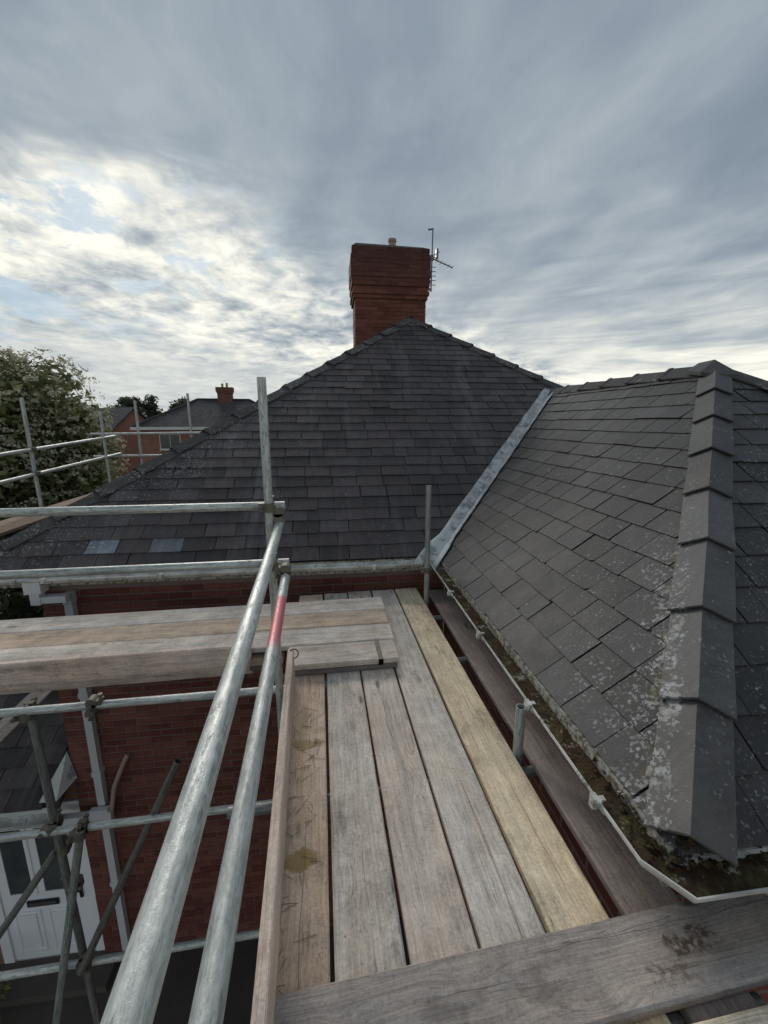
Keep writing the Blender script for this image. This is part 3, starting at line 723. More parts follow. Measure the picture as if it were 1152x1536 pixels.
# --- hip and ridge tiles
def ridge_tiles(A, B, dl, dr, length, wing, m, parent, overlap=0.05, lift0=0.020, lift1=0.045, th=0.016, name='hip_tile', label=None, round_=0.0, collar=False):
    A = Vector(A); B = Vector(B); L = (B-A).length; d = (B-A)/L
    dl = Vector(dl); dr = Vector(dr)
    dl = (dl - d*dl.dot(d)).normalized(); dr = (dr - d*dr.dot(d)).normalized()
    nz = (Vector((0, 0, 1)) - d*d.z).normalized()
    n = max(1, int(round(L/length))); step = L/n; out = []
    for i in range(n):
        a = A + d*(i*step - overlap + jit(.008)); b = A + d*((i+1)*step)
        wl = wing + jit(.006)
        def sect(c, lift, grow):
            c = c + nz*lift
            pts = [c + dl*(wl+grow), c + dl*(wl+grow)*.5 + nz*.006*round_, c + nz*0.012*round_, c + dr*(wl+grow)*.5 + nz*.006*round_, c + dr*(wl+grow)]
            return pts
        tw = Matrix.Rotation(jit(.020), 3, nz) @ Matrix.Rotation(jit(.016), 3, d)
        mid = (a+b)/2
        secs = []
        segs = [(a, lift1, 0.004), (a+d*.03, lift1-.0005, 0.003), (b, lift0, -.004)]
        if collar: segs = [(a, lift1+.006, .005), (a+d*.05, lift1+.006, .005), (a+d*.055, lift1-.002, 0), (b, lift0, -.004)]
        vs = []; k = 5
        for c, lf, gr in segs:
            o_ = [mid + tw @ (q-mid) for q in sect(c, lf, gr)]
            vs += o_ + [q - nz*th for q in o_]
        fs = []
        for s in range(len(segs)-1):
            b0, b1 = s*2*k, (s+1)*2*k
            for j in range(k-1):
                fs += [(b0+j, b0+j+1, b1+j+1, b1+j), (b0+k+j+1, b0+k+j, b1+k+j, b1+k+j+1)]
            fs += [(b0+k, b0, b1, b1+k), (b0+k-1, b0+2*k-1, b1+2*k-1, b1+k-1)]
        e = (len(segs)-1)*2*k
        for j in range(k-1):
            fs += [(j+1, j, k+j, k+j+1), (e+j, e+j+1, e+k+j+1, e+k+j)]
        me = fix_normals(mesh(name, vs, fs)); me.materials.append(m)
        bm = bmesh.new(); bm.from_mesh(me); bmesh.ops.bevel(bm, geom=[e for e in bm.edges if e.calc_face_angle(0) > R(60)], offset=0.003, segments=1, affect='EDGES'); bm.to_mesh(me); bm.free()
        out.append(link(name, me, None, parent))
    return out
ha, hb = hl(*HIP_A), hl(*HIP_B)
dl_w = Vector((0, 1, 0)); dr_w = Vector((1, 0, 0))
ridge_tiles(ha + (hb-ha).normalized()*0.11, hb, dl_w, dr_w, 0.468, 0.134, TILE_WING, roof2, lift0=.012, lift1=.038, round_=1.1)
ha2 = hl(WUR, WVF, EZ)
ridge_tiles(ha2, hb + Vector((.03, 0, .004)), (0, 1, 0), (-1, 0, 0), 0.468, 0.165, TILE_MAIN, roof2)
ridge_tiles(hl(WB, VR+.02, RZ+.005), hb + Vector((0, .02, .012)), Vector((-1, 0, -TW)), Vector((1, 0, -TW)), 0.45, 0.165, TILE_MAIN, roof2, name='ridge_tile', collar=True)
mb = MB(); tp = Vector((0, .02, .062)); rim = [Vector(q) for q in ((-.17, -.03, -.055), (-.10, -.17, -.085), (.10, -.17, -.085), (.17, -.03, -.055), (.13, .17, -.02), (0, .19, .055), (-.13, .17, -.02))]
mb.add([tp] + rim + [q - Vector((0, 0, .03)) for q in rim], [(0, i+1, (i+1) % 7 + 1) for i in range(7)] + [(i+1, i+8, (i+1) % 7 + 8, (i+1) % 7 + 1) for i in range(7)] + [tuple(range(14, 7, -1))])
link('apex_cap', fix_normals(mb.me('apex_cap')), TILE_WING, roof2, loc=hb + Vector((0, 0, .012)))
la = hl(UL, EV0, EZ)
ridge_tiles(la, AP, Vector((0, 1, 0)), Vector((1, 0, 0)), 0.46, 0.14, TILE_MAIN, roof1, collar=True)
ridge_tiles(hl(UR, EV0, EZ), AP, Vector((0, 1, 0)), Vector((-1, 0, 0)), 0.46, 0.14, TILE_MAIN, roof1, collar=True)
ridge_tiles(AP, hl(APEX[0], 9.0, APEX[2]), Vector((-1, 0, -.6)), Vector((1, 0, -.6)), 0.46, 0.14, TILE_MAIN, roof1, name='ridge_tile')
# --- valley lead
va, vb = hl(WU0-.10, EV0-.10, EZ-.065), hl(WB, VR, RZ+.012)
mb = MB(); N = 26; vs = []
for i in range(N+1):
    f = i/N; c = va.lerp(vb, f); spread = 0.135 + jit(.006) + (0.05 if f < .09 else 0)
    up_l = Vector((-1, 0, 0)); up_r = Vector((0, -1, 0))   # level lines on each slope
    rise = .004 + jit(.003)
    a = c + Vector((-spread, 0, .030+rise)); b = c + Vector((0, -spread*0.86, .024+rise))
    vs += [a, c.lerp(a, .5) + Vector((0, 0, .004)), c + Vector((0, 0, .006)), c.lerp(b, .5)+Vector((0, 0, .012)), b]
fs = [(i*5+j, i*5+j+1, (i+1)*5+j+1, (i+1)*5+j) for i in range(N) for j in range(4)]
me = mesh('valley_flashing', vs, fs, True); val = link('valley_flashing', me, LEADM, house)
sm = val.modifiers.new('thickness', 'SOLIDIFY'); sm.thickness = 0.004; sm.offset = -1

# --- fascia and gutters
def half_round(r=0.056, th=0.0035, n=10, lip=0.012):
    pr = [(r*math.cos(math.pi + math.pi*i/n), r*math.sin(math.pi+math.pi*i/n)) for i in range(n+1)]
    inn = [((r-th)*math.cos(math.pi + math.pi*i/n), (r-th)*math.sin(math.pi+math.pi*i/n)) for i in range(n, -1, -1)]
    return [(-r-.005, .001), (-r-.005, -lip)] + pr[1:-1] + [(r+.002, -lip), (r+.002, 0)] + inn
def gutter(path, r=0.056):
    mb = MB().sweep(path, half_round(r), True)
    return link('gutter', smooth_by_angle(fix_normals(mb.me('gutter')), 30), PVC, house)
gz = 0.275
g_main = gutter([hl(UL-.05, 0.058, gz-.012), hl(0.02, 0.058, gz)])
g_wing = gutter([hl(0.058, -0.02, gz), hl(0.058, -2.86, gz), hl(0.115, -2.945, gz), hl(5.1, -2.945, gz-.01)])
bk = MB()
def clip_mesh():
    mb = MB()
    mb.sweep([Vector((-.022, 0, 0)), Vector((.022, 0, 0))], [(a*1.09, b*1.09) for a, b in half_round(.058, .006, 8)], True)
    mb.box((-.022, -.075, -.012), (.022, -.054, .010)).box((-.012, -.082, -.03), (.012, -.064, -.004))
    mb.box((-.010, -.062, .0), (.010, -.030, .005))
    return mb.me('gutter_clip')
clip_me = fix_normals(clip_mesh()); clip_me.materials.append(PVC)
for v in (-0.72, -1.42, -2.12, -2.66): link('gutter_clip', clip_me, None, g_wing, loc=hl(.058, v, gz), rot=(0, 0, R(-90)))
for u in (0.36, 1.2, 2.1, 3.0): link('gutter_clip', clip_me, None, g_wing, loc=hl(u, -2.945, gz))
for u in (-0.55, -1.55, -2.5, -3.72, -3.48): link('gutter_clip', clip_me, None, g_main, loc=hl(u, .058, gz-.006))
MB().box(hl(UL, 0.122, 0.16), hl(0.14, 0.144, 0.288)).box(hl(UL, .144, .162), hl(.14, .204, .18)).build('fascia_board', FASCIA, house)
mb = MB().box(hl(0.102, -2.875, 0.145), hl(0.139, 0.115, 0.302)).box(hl(.139, -2.855, .150), hl(.214, .115, .17))
mb.box(hl(0.141, -2.885, 0.145), hl(5.0, -2.865, 0.296)).build('fascia_board', FASCIA, house)
# moss lying in the wing gutter: a lumpy bed and small tufts
def moss_bed(path, wmax, z0, name, seed, parent):
    q = random.Random(seed); vs = []; fs = []; path = [Vector(p) for p in path]
    pts = []
    for a, b in zip(path, path[1:]):
        n = max(2, int((b-a).length/0.018)); pts += [a.lerp(b, i/n) for i in range(n)]
    pts.append(path[-1]); K = 9
    for i, c in enumerate(pts):
        d = (pts[min(i+1, len(pts)-1)]-pts[max(i-1, 0)]).normalized(); s = d.cross(Vector((0, 0, 1)))
        for j in range(K):
            f = (j/(K-1)-.5)*2
            h = mnoise.fractal(Vector((c.x*14, c.y*14, f*1.1+seed)), 0.8, 2.0, 4)*.011 + mnoise.noise(Vector((c.x*5, c.y*5, seed)))*.010
            vs.append(c + s*(f*wmax) + Vector((0, 0, z0 + h - abs(f)**3*.004 + q.uniform(-.002, .002))))
    for i in range(len(pts)-1):
        for j in range(K-1): fs.append((i*K+j, i*K+j+1, (i+1)*K+j+1, (i+1)*K+j))
    mb = MB(); mb.v = vs; mb.f = fs
    for _ in range(int(len(pts)*4.0)):
        c = Vector(q.choice(vs)); r = q.uniform(.0015, .0050)
        ico = [Vector((jit(.3)+x, jit(.3)+y, z)).normalized()*r for x, y, z in ((1, 0, 0), (0, 1, 0), (-1, 0, 0), (0, -1, 0), (0, 0, 1), (0, 0, -1))]
        mb.add([c+p for p in ico], [(0, 1, 4), (1, 2, 4), (2, 3, 4), (3, 0, 4), (1, 0, 5), (2, 1, 5), (3, 2, 5), (0, 3, 5)])
    return tag(mb.build(name, MOSS, parent, smooth=True), kind='stuff')
moss_bed([hl(.06, -.15, gz), hl(.06, -2.84, gz), hl(.12, -2.94, gz), hl(2.2, -2.94, gz)], 0.0525, -.020, 'moss', 5, g_wing)
# debris and broken bedding under the lowest hip tile
mb = MB()
q = random.Random(4)
for i in range(130):
    a = q.uniform(0, 1); u = .10 + q.uniform(-.02, .42) * (a); v = -2.90 + q.uniform(-.03, .05) + (0.42*(1-a)*q.uniform(0, 1) if a < .5 else 0)
    if a < .5: u = .10 + q.uniform(-.03, .05)
    r = q.uniform(.004, .016); z = .262 + q.uniform(0, .03)
    ico = [Vector((x+jit(.35), y+jit(.35), zz*.6)).normalized()*r for x, y, zz in ((1, 0, 0), (0, 1, 0), (-1, 0, 0), (0, -1, 0), (0, 0, 1), (0, 0, -1))]
    mb.add([hl(u, v, z)+p for p in ico], [(0, 1, 4), (1, 2, 4), (2, 3, 4), (3, 0, 4), (1, 0, 5), (2, 1, 5), (3, 2, 5), (0, 3, 5)])
for i in range(260):
    f = q.uniform(0, 1)**1.6; c = ha.lerp(hb, f*.16 + .012); side = q.uniform(-1, 1)
    p = c + (Vector((0, 1, 0)) if side < 0 else Vector((1, 0, 0)))*abs(side)*.15 + Vector((0, 0, q.uniform(-.035, .012) - abs(side)*.012))
    r = q.uniform(.006, .020)
    ico = [Vector((x+jit(.35), y+jit(.35), zz*.7)).normalized()*r for x, y, zz in ((1, 0, 0), (0, 1, 0), (-1, 0, 0), (0, -1, 0), (0, 0, 1), (0, 0, -1))]
    mb.add([p+v_ for v_ in ico], [(0, 1, 4), (1, 2, 4), (2, 3, 4), (3, 0, 4), (1, 0, 5), (2, 1, 5), (3, 2, 5), (0, 3, 5)])
tag(mb.build('mortar_crumbs', MOSS, roof2), kind='stuff')

# --- downpipe on the front wall, with its swan neck and hopper
def pipe_run(pts, r, name, m, parent, n=12, square=False):
    mb = MB()
    for a, b in zip(pts, pts[1:]):
        mb.tube(a, b, r, 4 if square else n)
        if not square: mb.tube(Vector(b)-Vector((0, 0, r*.6)), Vector(b)+Vector((0, 0, r*.6)), r*1.02, n)
    return link(name, smooth_by_angle(mb.me(name), 40), m, parent)
dp = MB()
dp.box(hl(-3.66, .005, .13), hl(-3.52, .115, .24)).box(hl(-3.63, .02, .02), hl(-3.55, .10, .13))
dp.box(hl(-3.55, .03, .03), hl(-3.345, .115, .09)).box(hl(-3.42, .10, -.02), hl(-3.345, .19, .085))
dp.box(hl(-3.42, .115, GZ+.15), hl(-3.35, .185, -.02))
for z in (-1.0, -1.9, -3.3): dp.box(hl(-3.43, .108, z), hl(-3.34, .196, z+.05))
dp.build('downpipe', PVC_GREY, house)
hb_ = MB().box(hl(-3.50, .06, -2.43), hl(-3.28, .112, -2.29)).box(hl(-3.47, .05, -2.29), hl(-3.30, .10, -2.25)).box(hl(-3.83, .03, -2.36), hl(-3.50, .10, -2.29))
hb_.build('hopper', PVC_GREY, house)
pipe_run([hl(-3.09, .17, -1.72), hl(-3.13, .15, -1.80), hl(-3.24, .13, -2.05), hl(-3.29, .10, -2.32)], .024, 'overflow_pipe', POT, house)

# --- the porch with the front door, lean-to roof and its gutter
pw = MB().box(hl(-6.4, .225, GZ), hl(-4.72, .44, -2.0)).box(hl(-4.72, .225, -2.26), hl(-3.66, .44, -2.0))
pw.build('porch_wall', BRICK_FAR, house)
mb = MB().prism([hl(-6.5, -.03, -2.06), hl(-3.68, -.03, -2.06), hl(-3.68, 1.75, -0.98), hl(-6.5, 1.75, -0.98)], (0, 0, -.05))
proof = link('porch_roof', fix_normals(mb.me('porch_roof')), SLATE_MAIN, house)
kp = math.hypot(1.78, 1.08); porch_up = Vector((0, 1.78, 1.08)).normalized(); nrp = Vector((0, -1.08, 1.78)).normalized()
pm = []
for i in range(4):
    mb = MB().box((-.17+jit(.004), 0, .006), (.17+jit(.004), .24, .014)); 
    mb.v = [(x, y, z + (.010 if y < .1 else 0)) for x, y, z in mb.v]
    me = mb.me('slate'); me.materials.append(SLATE_MAIN); pm.append(me)
for r in range(10):
    for c in range(9):
        p = hl(-6.4 + c*.345 + (.17 if r % 2 else 0), -.05, -2.075) + porch_up*(r*.2)
        if p.x > -3.80: continue
        o = link('slate', rnd.choice(pm), None, proof)
        o.matrix_local = Matrix(((1, porch_up.x, nrp.x, p.x), (0, porch_up.y, nrp.y, p.y), (0, porch_up.z, nrp.z, p.z), (0, 0, 0, 1)))
gutter([hl(-6.5, -.10, -2.13), hl(-3.74, -.10, -2.13)], .06)
MB().box(hl(-6.5, -.035, -2.26), hl(-3.70, -.012, -2.07)).build('fascia_board', WHITE, house)
# lead upstand where the porch roof meets the wall
MB().prism([hl(-3.86, -.02, -2.02), hl(-3.70, -.02, -2.02), hl(-3.60, .16, -1.93), hl(-3.652, .16, -1.62)], (0, .006, .006)).build('lead_flashing', LEADM, house)
# door: frame, leaf, two glazed panels, letterbox, handle, raised panels
DV = .222
dr = empty('front_door', hl(-4.15, DV, GZ)); dr.parent = house
def dbox(x0, x1, z0, z1, y0, y1, name, m, par=None): return MB().box((x0, y0, z0), (x1, y1, z1)).build(name, m, par or dr)
mb = MB().box((-.57, 0, 0), (-.47, .07, 2.15)).box((.39, 0, 0), (.49, .07, 2.15)).box((-.47, 0, 2.06), (.39, .07, 2.15)).box((-.57, -.05, 0), (.49, .0, .05))
mb.build('door_frame', DOORW, dr)
mb = MB().box((-.465, .02, .055), (.385, .065, 2.055)); mb.build('door_leaf', DOORW, dr)
for x0, x1 in ((-.36, -.13), (-.01, .22)):
    dbox(x0, x1, 1.02, 1.86, .012, .021, 'pane', GLASS)
    f = MB().box((x0-.035, .004, .985), (x0, .019, 1.895)).box((x1, .004, .985), (x1+.035, .019, 1.895)).box((x0, .004, 1.86), (x1, .019, 1.895)).box((x0, .004, .985), (x1, .019, 1.02))
    f.build('pane_bead', DOORW, dr)
    p = MB()
    for a, b, yy in ((0, 0, .010), (.03, .03, .016)):
        pass
    p.box((x0-.02, .010, .20), (x1+.02, .0195, .215)).box((x0-.02, .010, .755), (x1+.02, .0195, .77)).box((x0-.02, .010, .215), (x0-.005, .0195, .755)).box((x1+.005, .010, .215), (x1+.02, .0195, .755))
    p.box((x0+.03, .006, .25), (x1-.03, .0195, .72)); p.build('door_panel', DOORW, dr)
lb = MB().box((-.22, .002, .83), (.10, .019, .905)); lbx = lb.build('letterbox', BLACK, dr)
MB().box((-.20, -.004, .85), (.08, .0015, .885)).build('flap', ALU, lbx)
MB().box((.325, .0, .88), (.355, .019, 1.10)).box((.24, -.035, 1.0), (.35, -.018, 1.022)).tube((.34, .0, 1.011), (.34, -.03, 1.011), .012).build('handle', BLACK, dr)
tag(dr, 'white front door with two tall dark panes')
dr.pop('category', None) if 'category' in dr else None
MB().box(hl(-4.8, -.12, GZ), hl(-3.5, .222, GZ+.09)).build('door_step', PAVING, house)

# --- chimney: oversailing brick stack
ch = empty('chimney', hl(0.29, 5.35, 0)); ch.parent = house; ch.location = hl(0.29, 5.35, 2.4)
def chim_box(x, y, z0, z1): return (-x, -y, z0), (x, y, z1)
core = MB(); bricks = MB(); z = 0.0; course = 0
def course_size(i):  # half widths per course
    if i < 21: return 0.695, 0.40
    if i == 21: return 0.725, 0.43
    if i == 22: return 0.750, 0.455
    if i == 23: return 0.728, 0.433
    if i < 26: return 0.755, 0.46
    if i < 31: return 0.768, 0.475
    return 0.745, 0.45
while course < 33:
    hx, hy = course_size(course)
    core.box((-hx+.006, -hy+.006, z), (hx-.006, hy-.006, z+.075))
    for side in range(4):
        L = 2*hx if side % 2 == 0 else 2*hy
        M = Matrix.Rotation(side*math.pi/2, 4, 'Z') @ Matrix.Translation((0, -(hy if side % 2 == 0 else hx), 0))
        s = -L/2; first = (course + side) % 2
        while s < L/2 - .02:
            ln = min(.1025 if first else .215, L/2 - s); first = False
            if ln > .02:
                dv = jit(.003) - (rnd.random() < .02)*-.004
                bricks.box((s+.0, -.002+dv, z+.005+jit(.001)), (s+ln, .02, z+.070), M)
            s += ln + .010
    z += .075; course += 1
core.build('stack', MORTAR_SOOT, ch); tag(bricks.build('brick', BRICK_SOOT, ch), kind='stuff')
cap = MB()
vs = [(-.74, -.45, z), (.74, -.45, z), (.74, .45, z), (-.74, .45, z), (-.66, -.36, z+.075), (.62, -.36, z+.05), (.66, .36, z+.07), (-.6, .36, z+.09)]
cap.add(vs, [(3, 2, 1, 0), (4, 5, 6, 7), (0, 1, 5, 4), (1, 2, 6, 5), (2, 3, 7, 6), (3, 0, 4, 7)]).build('cement_cap', TILE_MAIN, ch)
pt = MB().tube((.09, .05, z+.02), (.09, .05, z+.31), .085, 14, .068).tube((.09, .05, z+.27), (.09, .05, z+.32), .084, 14)
pt.build('chimney_pot', POT, ch, smooth=False)
chim_top = z + 2.4 + GZ + 0  # top in house z

# ------------------------------------------------------------------ TV aerial on the chimney
ar = tag(empty('tv_aerial', hw(1.10, 5.0, 4.05)), 'thin grey television aerial strapped to the right side of the chimney', 'aerial')
ar.rotation_euler = (0, 0, HTH)
MB().tube((0, 0, 0.1), (.012, 0, 1.22), .013, 8).build('mast', ALU, ar)
b = MB().tube((-.06, 0, .72), (.42, -.02, .54), .011, 6); bo = b.build('boom', ALU, ar)
el = MB()
for i in range(7):
    f = i/6; c = Vector((-.04, 0, .712)).lerp(Vector((.41, -.02, .545)), f); el.tube(c+Vector((0, -.13+.03*f, 0)), c+Vector((0, .13-.03*f, 0)), .005, 5)
tag(el.build('rods', ALU, bo), kind='stuff')
e2 = MB()
for z_ in (.22, .30, .38, .46, .54): e2.tube((-.10, .0, z_), (.09, .01, z_+.006), .007, 5)
e2.box((-.05, -.02, .66), (.035, .02, .75)).tube((-.20, .02, .63), (.16, .03, .83), .008, 5).tube((-.14, 0, .78), (.10, 0, .70), .007, 5).tube((-.09, .0, 1.19), (.02, .0, 1.21), .015, 6).box((.08, -.05, .70), (.12, .05, .86))
e2.build('dipole_rods', ALU, ar)
MB().box((-.10, -.02, .25), (.01, .02, .29)).box((-.10, -.02, .12), (.01, .02, .16)).build('bracket', ALU, ar)

# ------------------------------------------------------------------ scaffold boards
BW, BT = 0.220, 0.038
def board_mesh(L, W=BW, T=BT, seed=0):
    q = random.Random(seed); n = max(4, int(L/0.14)); b = .005; vs = []
    for i in range(n+1):
        x = -L/2 + L*i/n
        wob = mnoise.noise(Vector((x*1.7, seed*3.1, 0)))*.0022; up = mnoise.noise(Vector((x*.8, seed*1.7, 5)))*.003
        h = W/2 - .001; t0, t1 = -T/2+up, T/2+up
        cup = .0015
        prof = [(-h, t0+b), (-h, t1-b-.001), (-h+b*1.3, t1), (-h*.4, t1-cup*.6), (0, t1-cup), (h*.4, t1-cup*.6), (h-b*1.3, t1), (h, t1-b-.001), (h, t0+b), (h-b, t0), (-h+b, t0)]
        vs += [Vector((x+q.uniform(-.001, .001)*(i in (0, n))*3, y+wob+q.uniform(-.0006, .0006), z)) for y, z in prof]
    k = 11; fs = []
    for i in range(n):
        for j in range(k):
            j2 = (j+1) % k; fs.append((i*k+j, i*k+j2, (i+1)*k+j2, (i+1)*k+j))
    fs += [tuple(range(k)), tuple(range((n+1)*k-1, n*k-1, -1))]
    return fix_normals(mesh('scaffold_board', vs, fs))
GREY = (0.55, 0.475, 0.405); GREYC = (0.56, 0.505, 0.445); BROWN = (0.58, 0.45, 0.345); YEL = (0.72, 0.605, 0.43); PINK = (0.60, 0.48, 0.41); DARK = (0.20, 0.175, 0.17)
bseed = [0]
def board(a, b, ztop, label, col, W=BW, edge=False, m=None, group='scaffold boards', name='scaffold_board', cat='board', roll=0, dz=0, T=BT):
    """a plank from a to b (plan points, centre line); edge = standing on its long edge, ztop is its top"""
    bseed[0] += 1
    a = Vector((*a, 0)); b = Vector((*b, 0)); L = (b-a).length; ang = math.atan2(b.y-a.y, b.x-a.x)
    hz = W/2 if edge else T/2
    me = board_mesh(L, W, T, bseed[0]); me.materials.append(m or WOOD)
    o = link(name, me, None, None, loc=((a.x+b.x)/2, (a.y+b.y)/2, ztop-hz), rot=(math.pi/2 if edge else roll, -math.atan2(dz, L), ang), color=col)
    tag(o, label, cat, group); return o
# platform boards, running away from the camera to the house wall
px = [(-0.128, BROWN, 'brown scaffold board with ochre mud stains, leftmost of the platform floor', MUD),
      (0.104, GREYC, 'pale grey scaffold board, second from the left in the platform floor', WOOD),
      (0.336, GREY, 'grey-brown scaffold board in the middle of the platform floor, between two grey ones', WOOD),
      (0.570, GREYC, 'grey scaffold board immediately left of the yellow board', WOOD),
      (0.801, YEL, 'new yellow scaffold board with knots in the platform floor', WOOD)]
for i, (x, col, lab, m) in enumerate(px):
    board((x+jit(.002), -0.06), (x+jit(.002), 3.865+jit(.02)), 0.0, lab, col, m=m)
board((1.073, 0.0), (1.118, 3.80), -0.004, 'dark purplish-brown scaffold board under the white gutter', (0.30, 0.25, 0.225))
# boards lying across
board((-.215, 0.803), (1.70, 0.862), 0.0405, 'dark stained scaffold board lying across the platform in the foreground', (0.33, 0.295, 0.27), m=STAIN, roll=R(-1))
board((0.55, 0.575), (2.4, 0.590), 0.0405, 'pale cream scaffold board at the bottom right corner of the picture', (0.60, 0.53, 0.42))
# left deck boards, their right ends lapping over the platform
DZ = 0.083
for i, (yr, yl, xr, col, lab) in enumerate([
        (3.395, 3.388, .500, GREYC, 'grey board of the left deck lying closest to the house wall'),
        (3.142, 3.139, .488, (0.54, 0.42, 0.32), 'orange-tinged board of the left deck, second from the wall'),
        (2.886, 2.905, .490, GREYC, 'pale weathered board of the left deck, along the upright edge board')]):
    board((-3.4, yl), (xr, yr), DZ+.0*i, lab, col, W=.248)
board((-.255, 2.628), (.480, 2.628), DZ, 'short grey board with a dark end band, on top of the stack across the platform', GREY, W=.248)
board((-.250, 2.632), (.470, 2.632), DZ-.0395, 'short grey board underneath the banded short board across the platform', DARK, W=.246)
o = MB().box((-.016, -.126, -.0015), (.016, .126, .0412)); 
o.box((-.016, -.126, -.0015), (.016, -.1235, .04)).build('end_band', RUST, bpy.data.objects[[q.name for q in bpy.data.objects if q.name.startswith('scaffold_board')][-2]], loc=(.245, 0, -.0215))
board((-3.4, 2.745), (-.515, 2.758), .125, 'long board standing on edge along the left deck', PINK, edge=True, group='toe boards', name='toe_board', cat='toe board')
board((-.222, 2.475), (-.178, 0.30), .226, 'pinkish toe board standing on edge along the left side of the platform', (0.56, 0.455, 0.385), edge=True, group='toe boards', name='toe_board', cat='toe board')
# bearing timber end that shows dark beside the rail
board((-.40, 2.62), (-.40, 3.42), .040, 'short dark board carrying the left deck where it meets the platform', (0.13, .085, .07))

# straw and twigs trodden onto the leftmost board
q = random.Random(21); sm_ = MB()
for i in range(70):
    x, y = q.uniform(-.215, -.03), q.choice((q.gauss(1.3, .25), q.gauss(1.95, .2), q.uniform(.95, 2.5)))
    a = q.uniform(0, 6.28); L = q.uniform(.03, .095); z = .0025; bend = q.uniform(-.002, .002)
    p0 = Vector((x, y, z)); p2 = p0 + Vector((math.cos(a)*L, math.sin(a)*L, 0)); p1 = (p0+p2)/2 + Vector((-math.sin(a)*bend, math.cos(a)*bend, .001))
    sm_.tube(p0, p1, .0007, 4); sm_.tube(p1, p2, .0007, 4)
STRAW = plain('dry_straw', (0.10, 0.07, 0.045), 0.8, 0.6, 20)
tag(sm_.build('straw', STRAW), 'dry straw and twigs scattered over the brown muddy board', 'straw', kind='stuff')

# ------------------------------------------------------------------ scaffold tubes
TR = 0.02415
tube_cache = {}
def tube_mesh(L):
    n = 20; ro, ri = TR, TR-.004; vs = []; fs = []
    for r_, z_ in ((ro, -L/2), (ro, L/2), (ri, L/2), (ri, L/2-.12), (ri, -L/2+.12), (ri, -L/2)):
        vs += [(r_*math.cos(2*math.pi*i/n), r_*math.sin(2*math.pi*i/n), z_) for i in range(n)]
    for k in (0, 1, 2):
        fs += [(k*n+i, k*n+(i+1) % n, (k+1)*n+(i+1) % n, (k+1)*n+i) for i in range(n)]
    fs += [(4*n+i, 4*n+(i+1) % n, 5*n+(i+1) % n, 5*n+i) for i in range(n)] + [(5*n+i, 5*n+(i+1) % n, (i+1) % n, i) for i in range(n)]
    fs += [tuple(3*n+i for i in range(n)), tuple(4*n+i for i in range(n-1, -1, -1))]
    me = mesh('scaffold_tube', vs, fs); return smooth_by_angle(fix_normals(me), 50)
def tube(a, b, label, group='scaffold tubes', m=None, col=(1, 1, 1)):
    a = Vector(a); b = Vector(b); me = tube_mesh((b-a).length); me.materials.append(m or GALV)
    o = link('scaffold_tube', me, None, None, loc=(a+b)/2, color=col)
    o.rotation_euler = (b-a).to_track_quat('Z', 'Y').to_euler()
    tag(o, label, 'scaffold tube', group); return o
dA = Vector((-.247+.206, 2.47-.335, 0)); 
A0 = Vector((-.206, .335, 1.04)) - dA*.42; A1 = Vector((-.2475, 2.50, 1.045))
tube(A0, A1, 'thick galvanised top guard rail running down the left of the platform')
dB = Vector((-.212+.187, 2.242-.468, 0))
B1 = Vector((-.213, 2.265, .78)); B0 = Vector((-.187, .468, .78)) - dB*.42
tube(B1, B0, 'galvanised middle guard rail with a red painted band', m=GALV_RED)
tube((-.297, 2.415, GZ+.02), (-.2985, 2.415, 1.857), 'tall upright scaffold pole at the inner corner of the guard rails')
tube((-4.6, 2.452, 1.158), (-.214, 2.462, 1.148), 'upper horizontal guard rail of the left deck')
tube((-4.6, 2.452, .815), (-.205, 2.462, .80), 'lower horizontal guard rail of the left deck along the gutter')
tube((.937, 3.55, GZ+.02), (.932, 3.55, 1.083), 'upright scaffold pole in the corner between the two gutters', col=(.62, .62, .62))
tube((.932, 1.69, GZ+.02), (.932, 1.69, .262), 'short upright scaffold pole end beside the yellow board', col=(.62, .66, .68))
tube((-5.2, 2.468, -.028), (.10, 2.47, -.033-.02), 'horizontal tube under the upright board of the left deck')
tube((-5.2, 2.45, -.895), (-.05, 2.47, -.912), 'horizontal tube below the left deck, level with the porch gutter')
tube((-5.2, 2.47, -2.0), (-.05, 2.47, -2.032), 'lowest horizontal tube, in front of the white door')
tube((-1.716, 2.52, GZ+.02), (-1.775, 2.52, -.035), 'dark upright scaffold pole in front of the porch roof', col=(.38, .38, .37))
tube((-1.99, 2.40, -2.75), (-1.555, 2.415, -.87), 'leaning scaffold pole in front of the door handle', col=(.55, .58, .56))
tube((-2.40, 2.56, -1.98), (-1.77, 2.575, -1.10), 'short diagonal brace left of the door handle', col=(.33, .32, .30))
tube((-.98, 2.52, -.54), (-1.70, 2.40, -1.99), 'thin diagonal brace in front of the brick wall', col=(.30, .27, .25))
# transoms under the boards
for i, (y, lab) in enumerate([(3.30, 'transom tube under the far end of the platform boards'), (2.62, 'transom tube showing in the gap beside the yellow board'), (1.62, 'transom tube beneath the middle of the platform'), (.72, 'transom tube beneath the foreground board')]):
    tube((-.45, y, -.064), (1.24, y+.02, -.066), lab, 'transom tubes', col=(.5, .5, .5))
tube((1.0, 2.52, -.30), (1.0, 1.2, -.85), 'sloping tube far down the gap beside the yellow board', 'transom tubes', col=(.4, .4, .4))
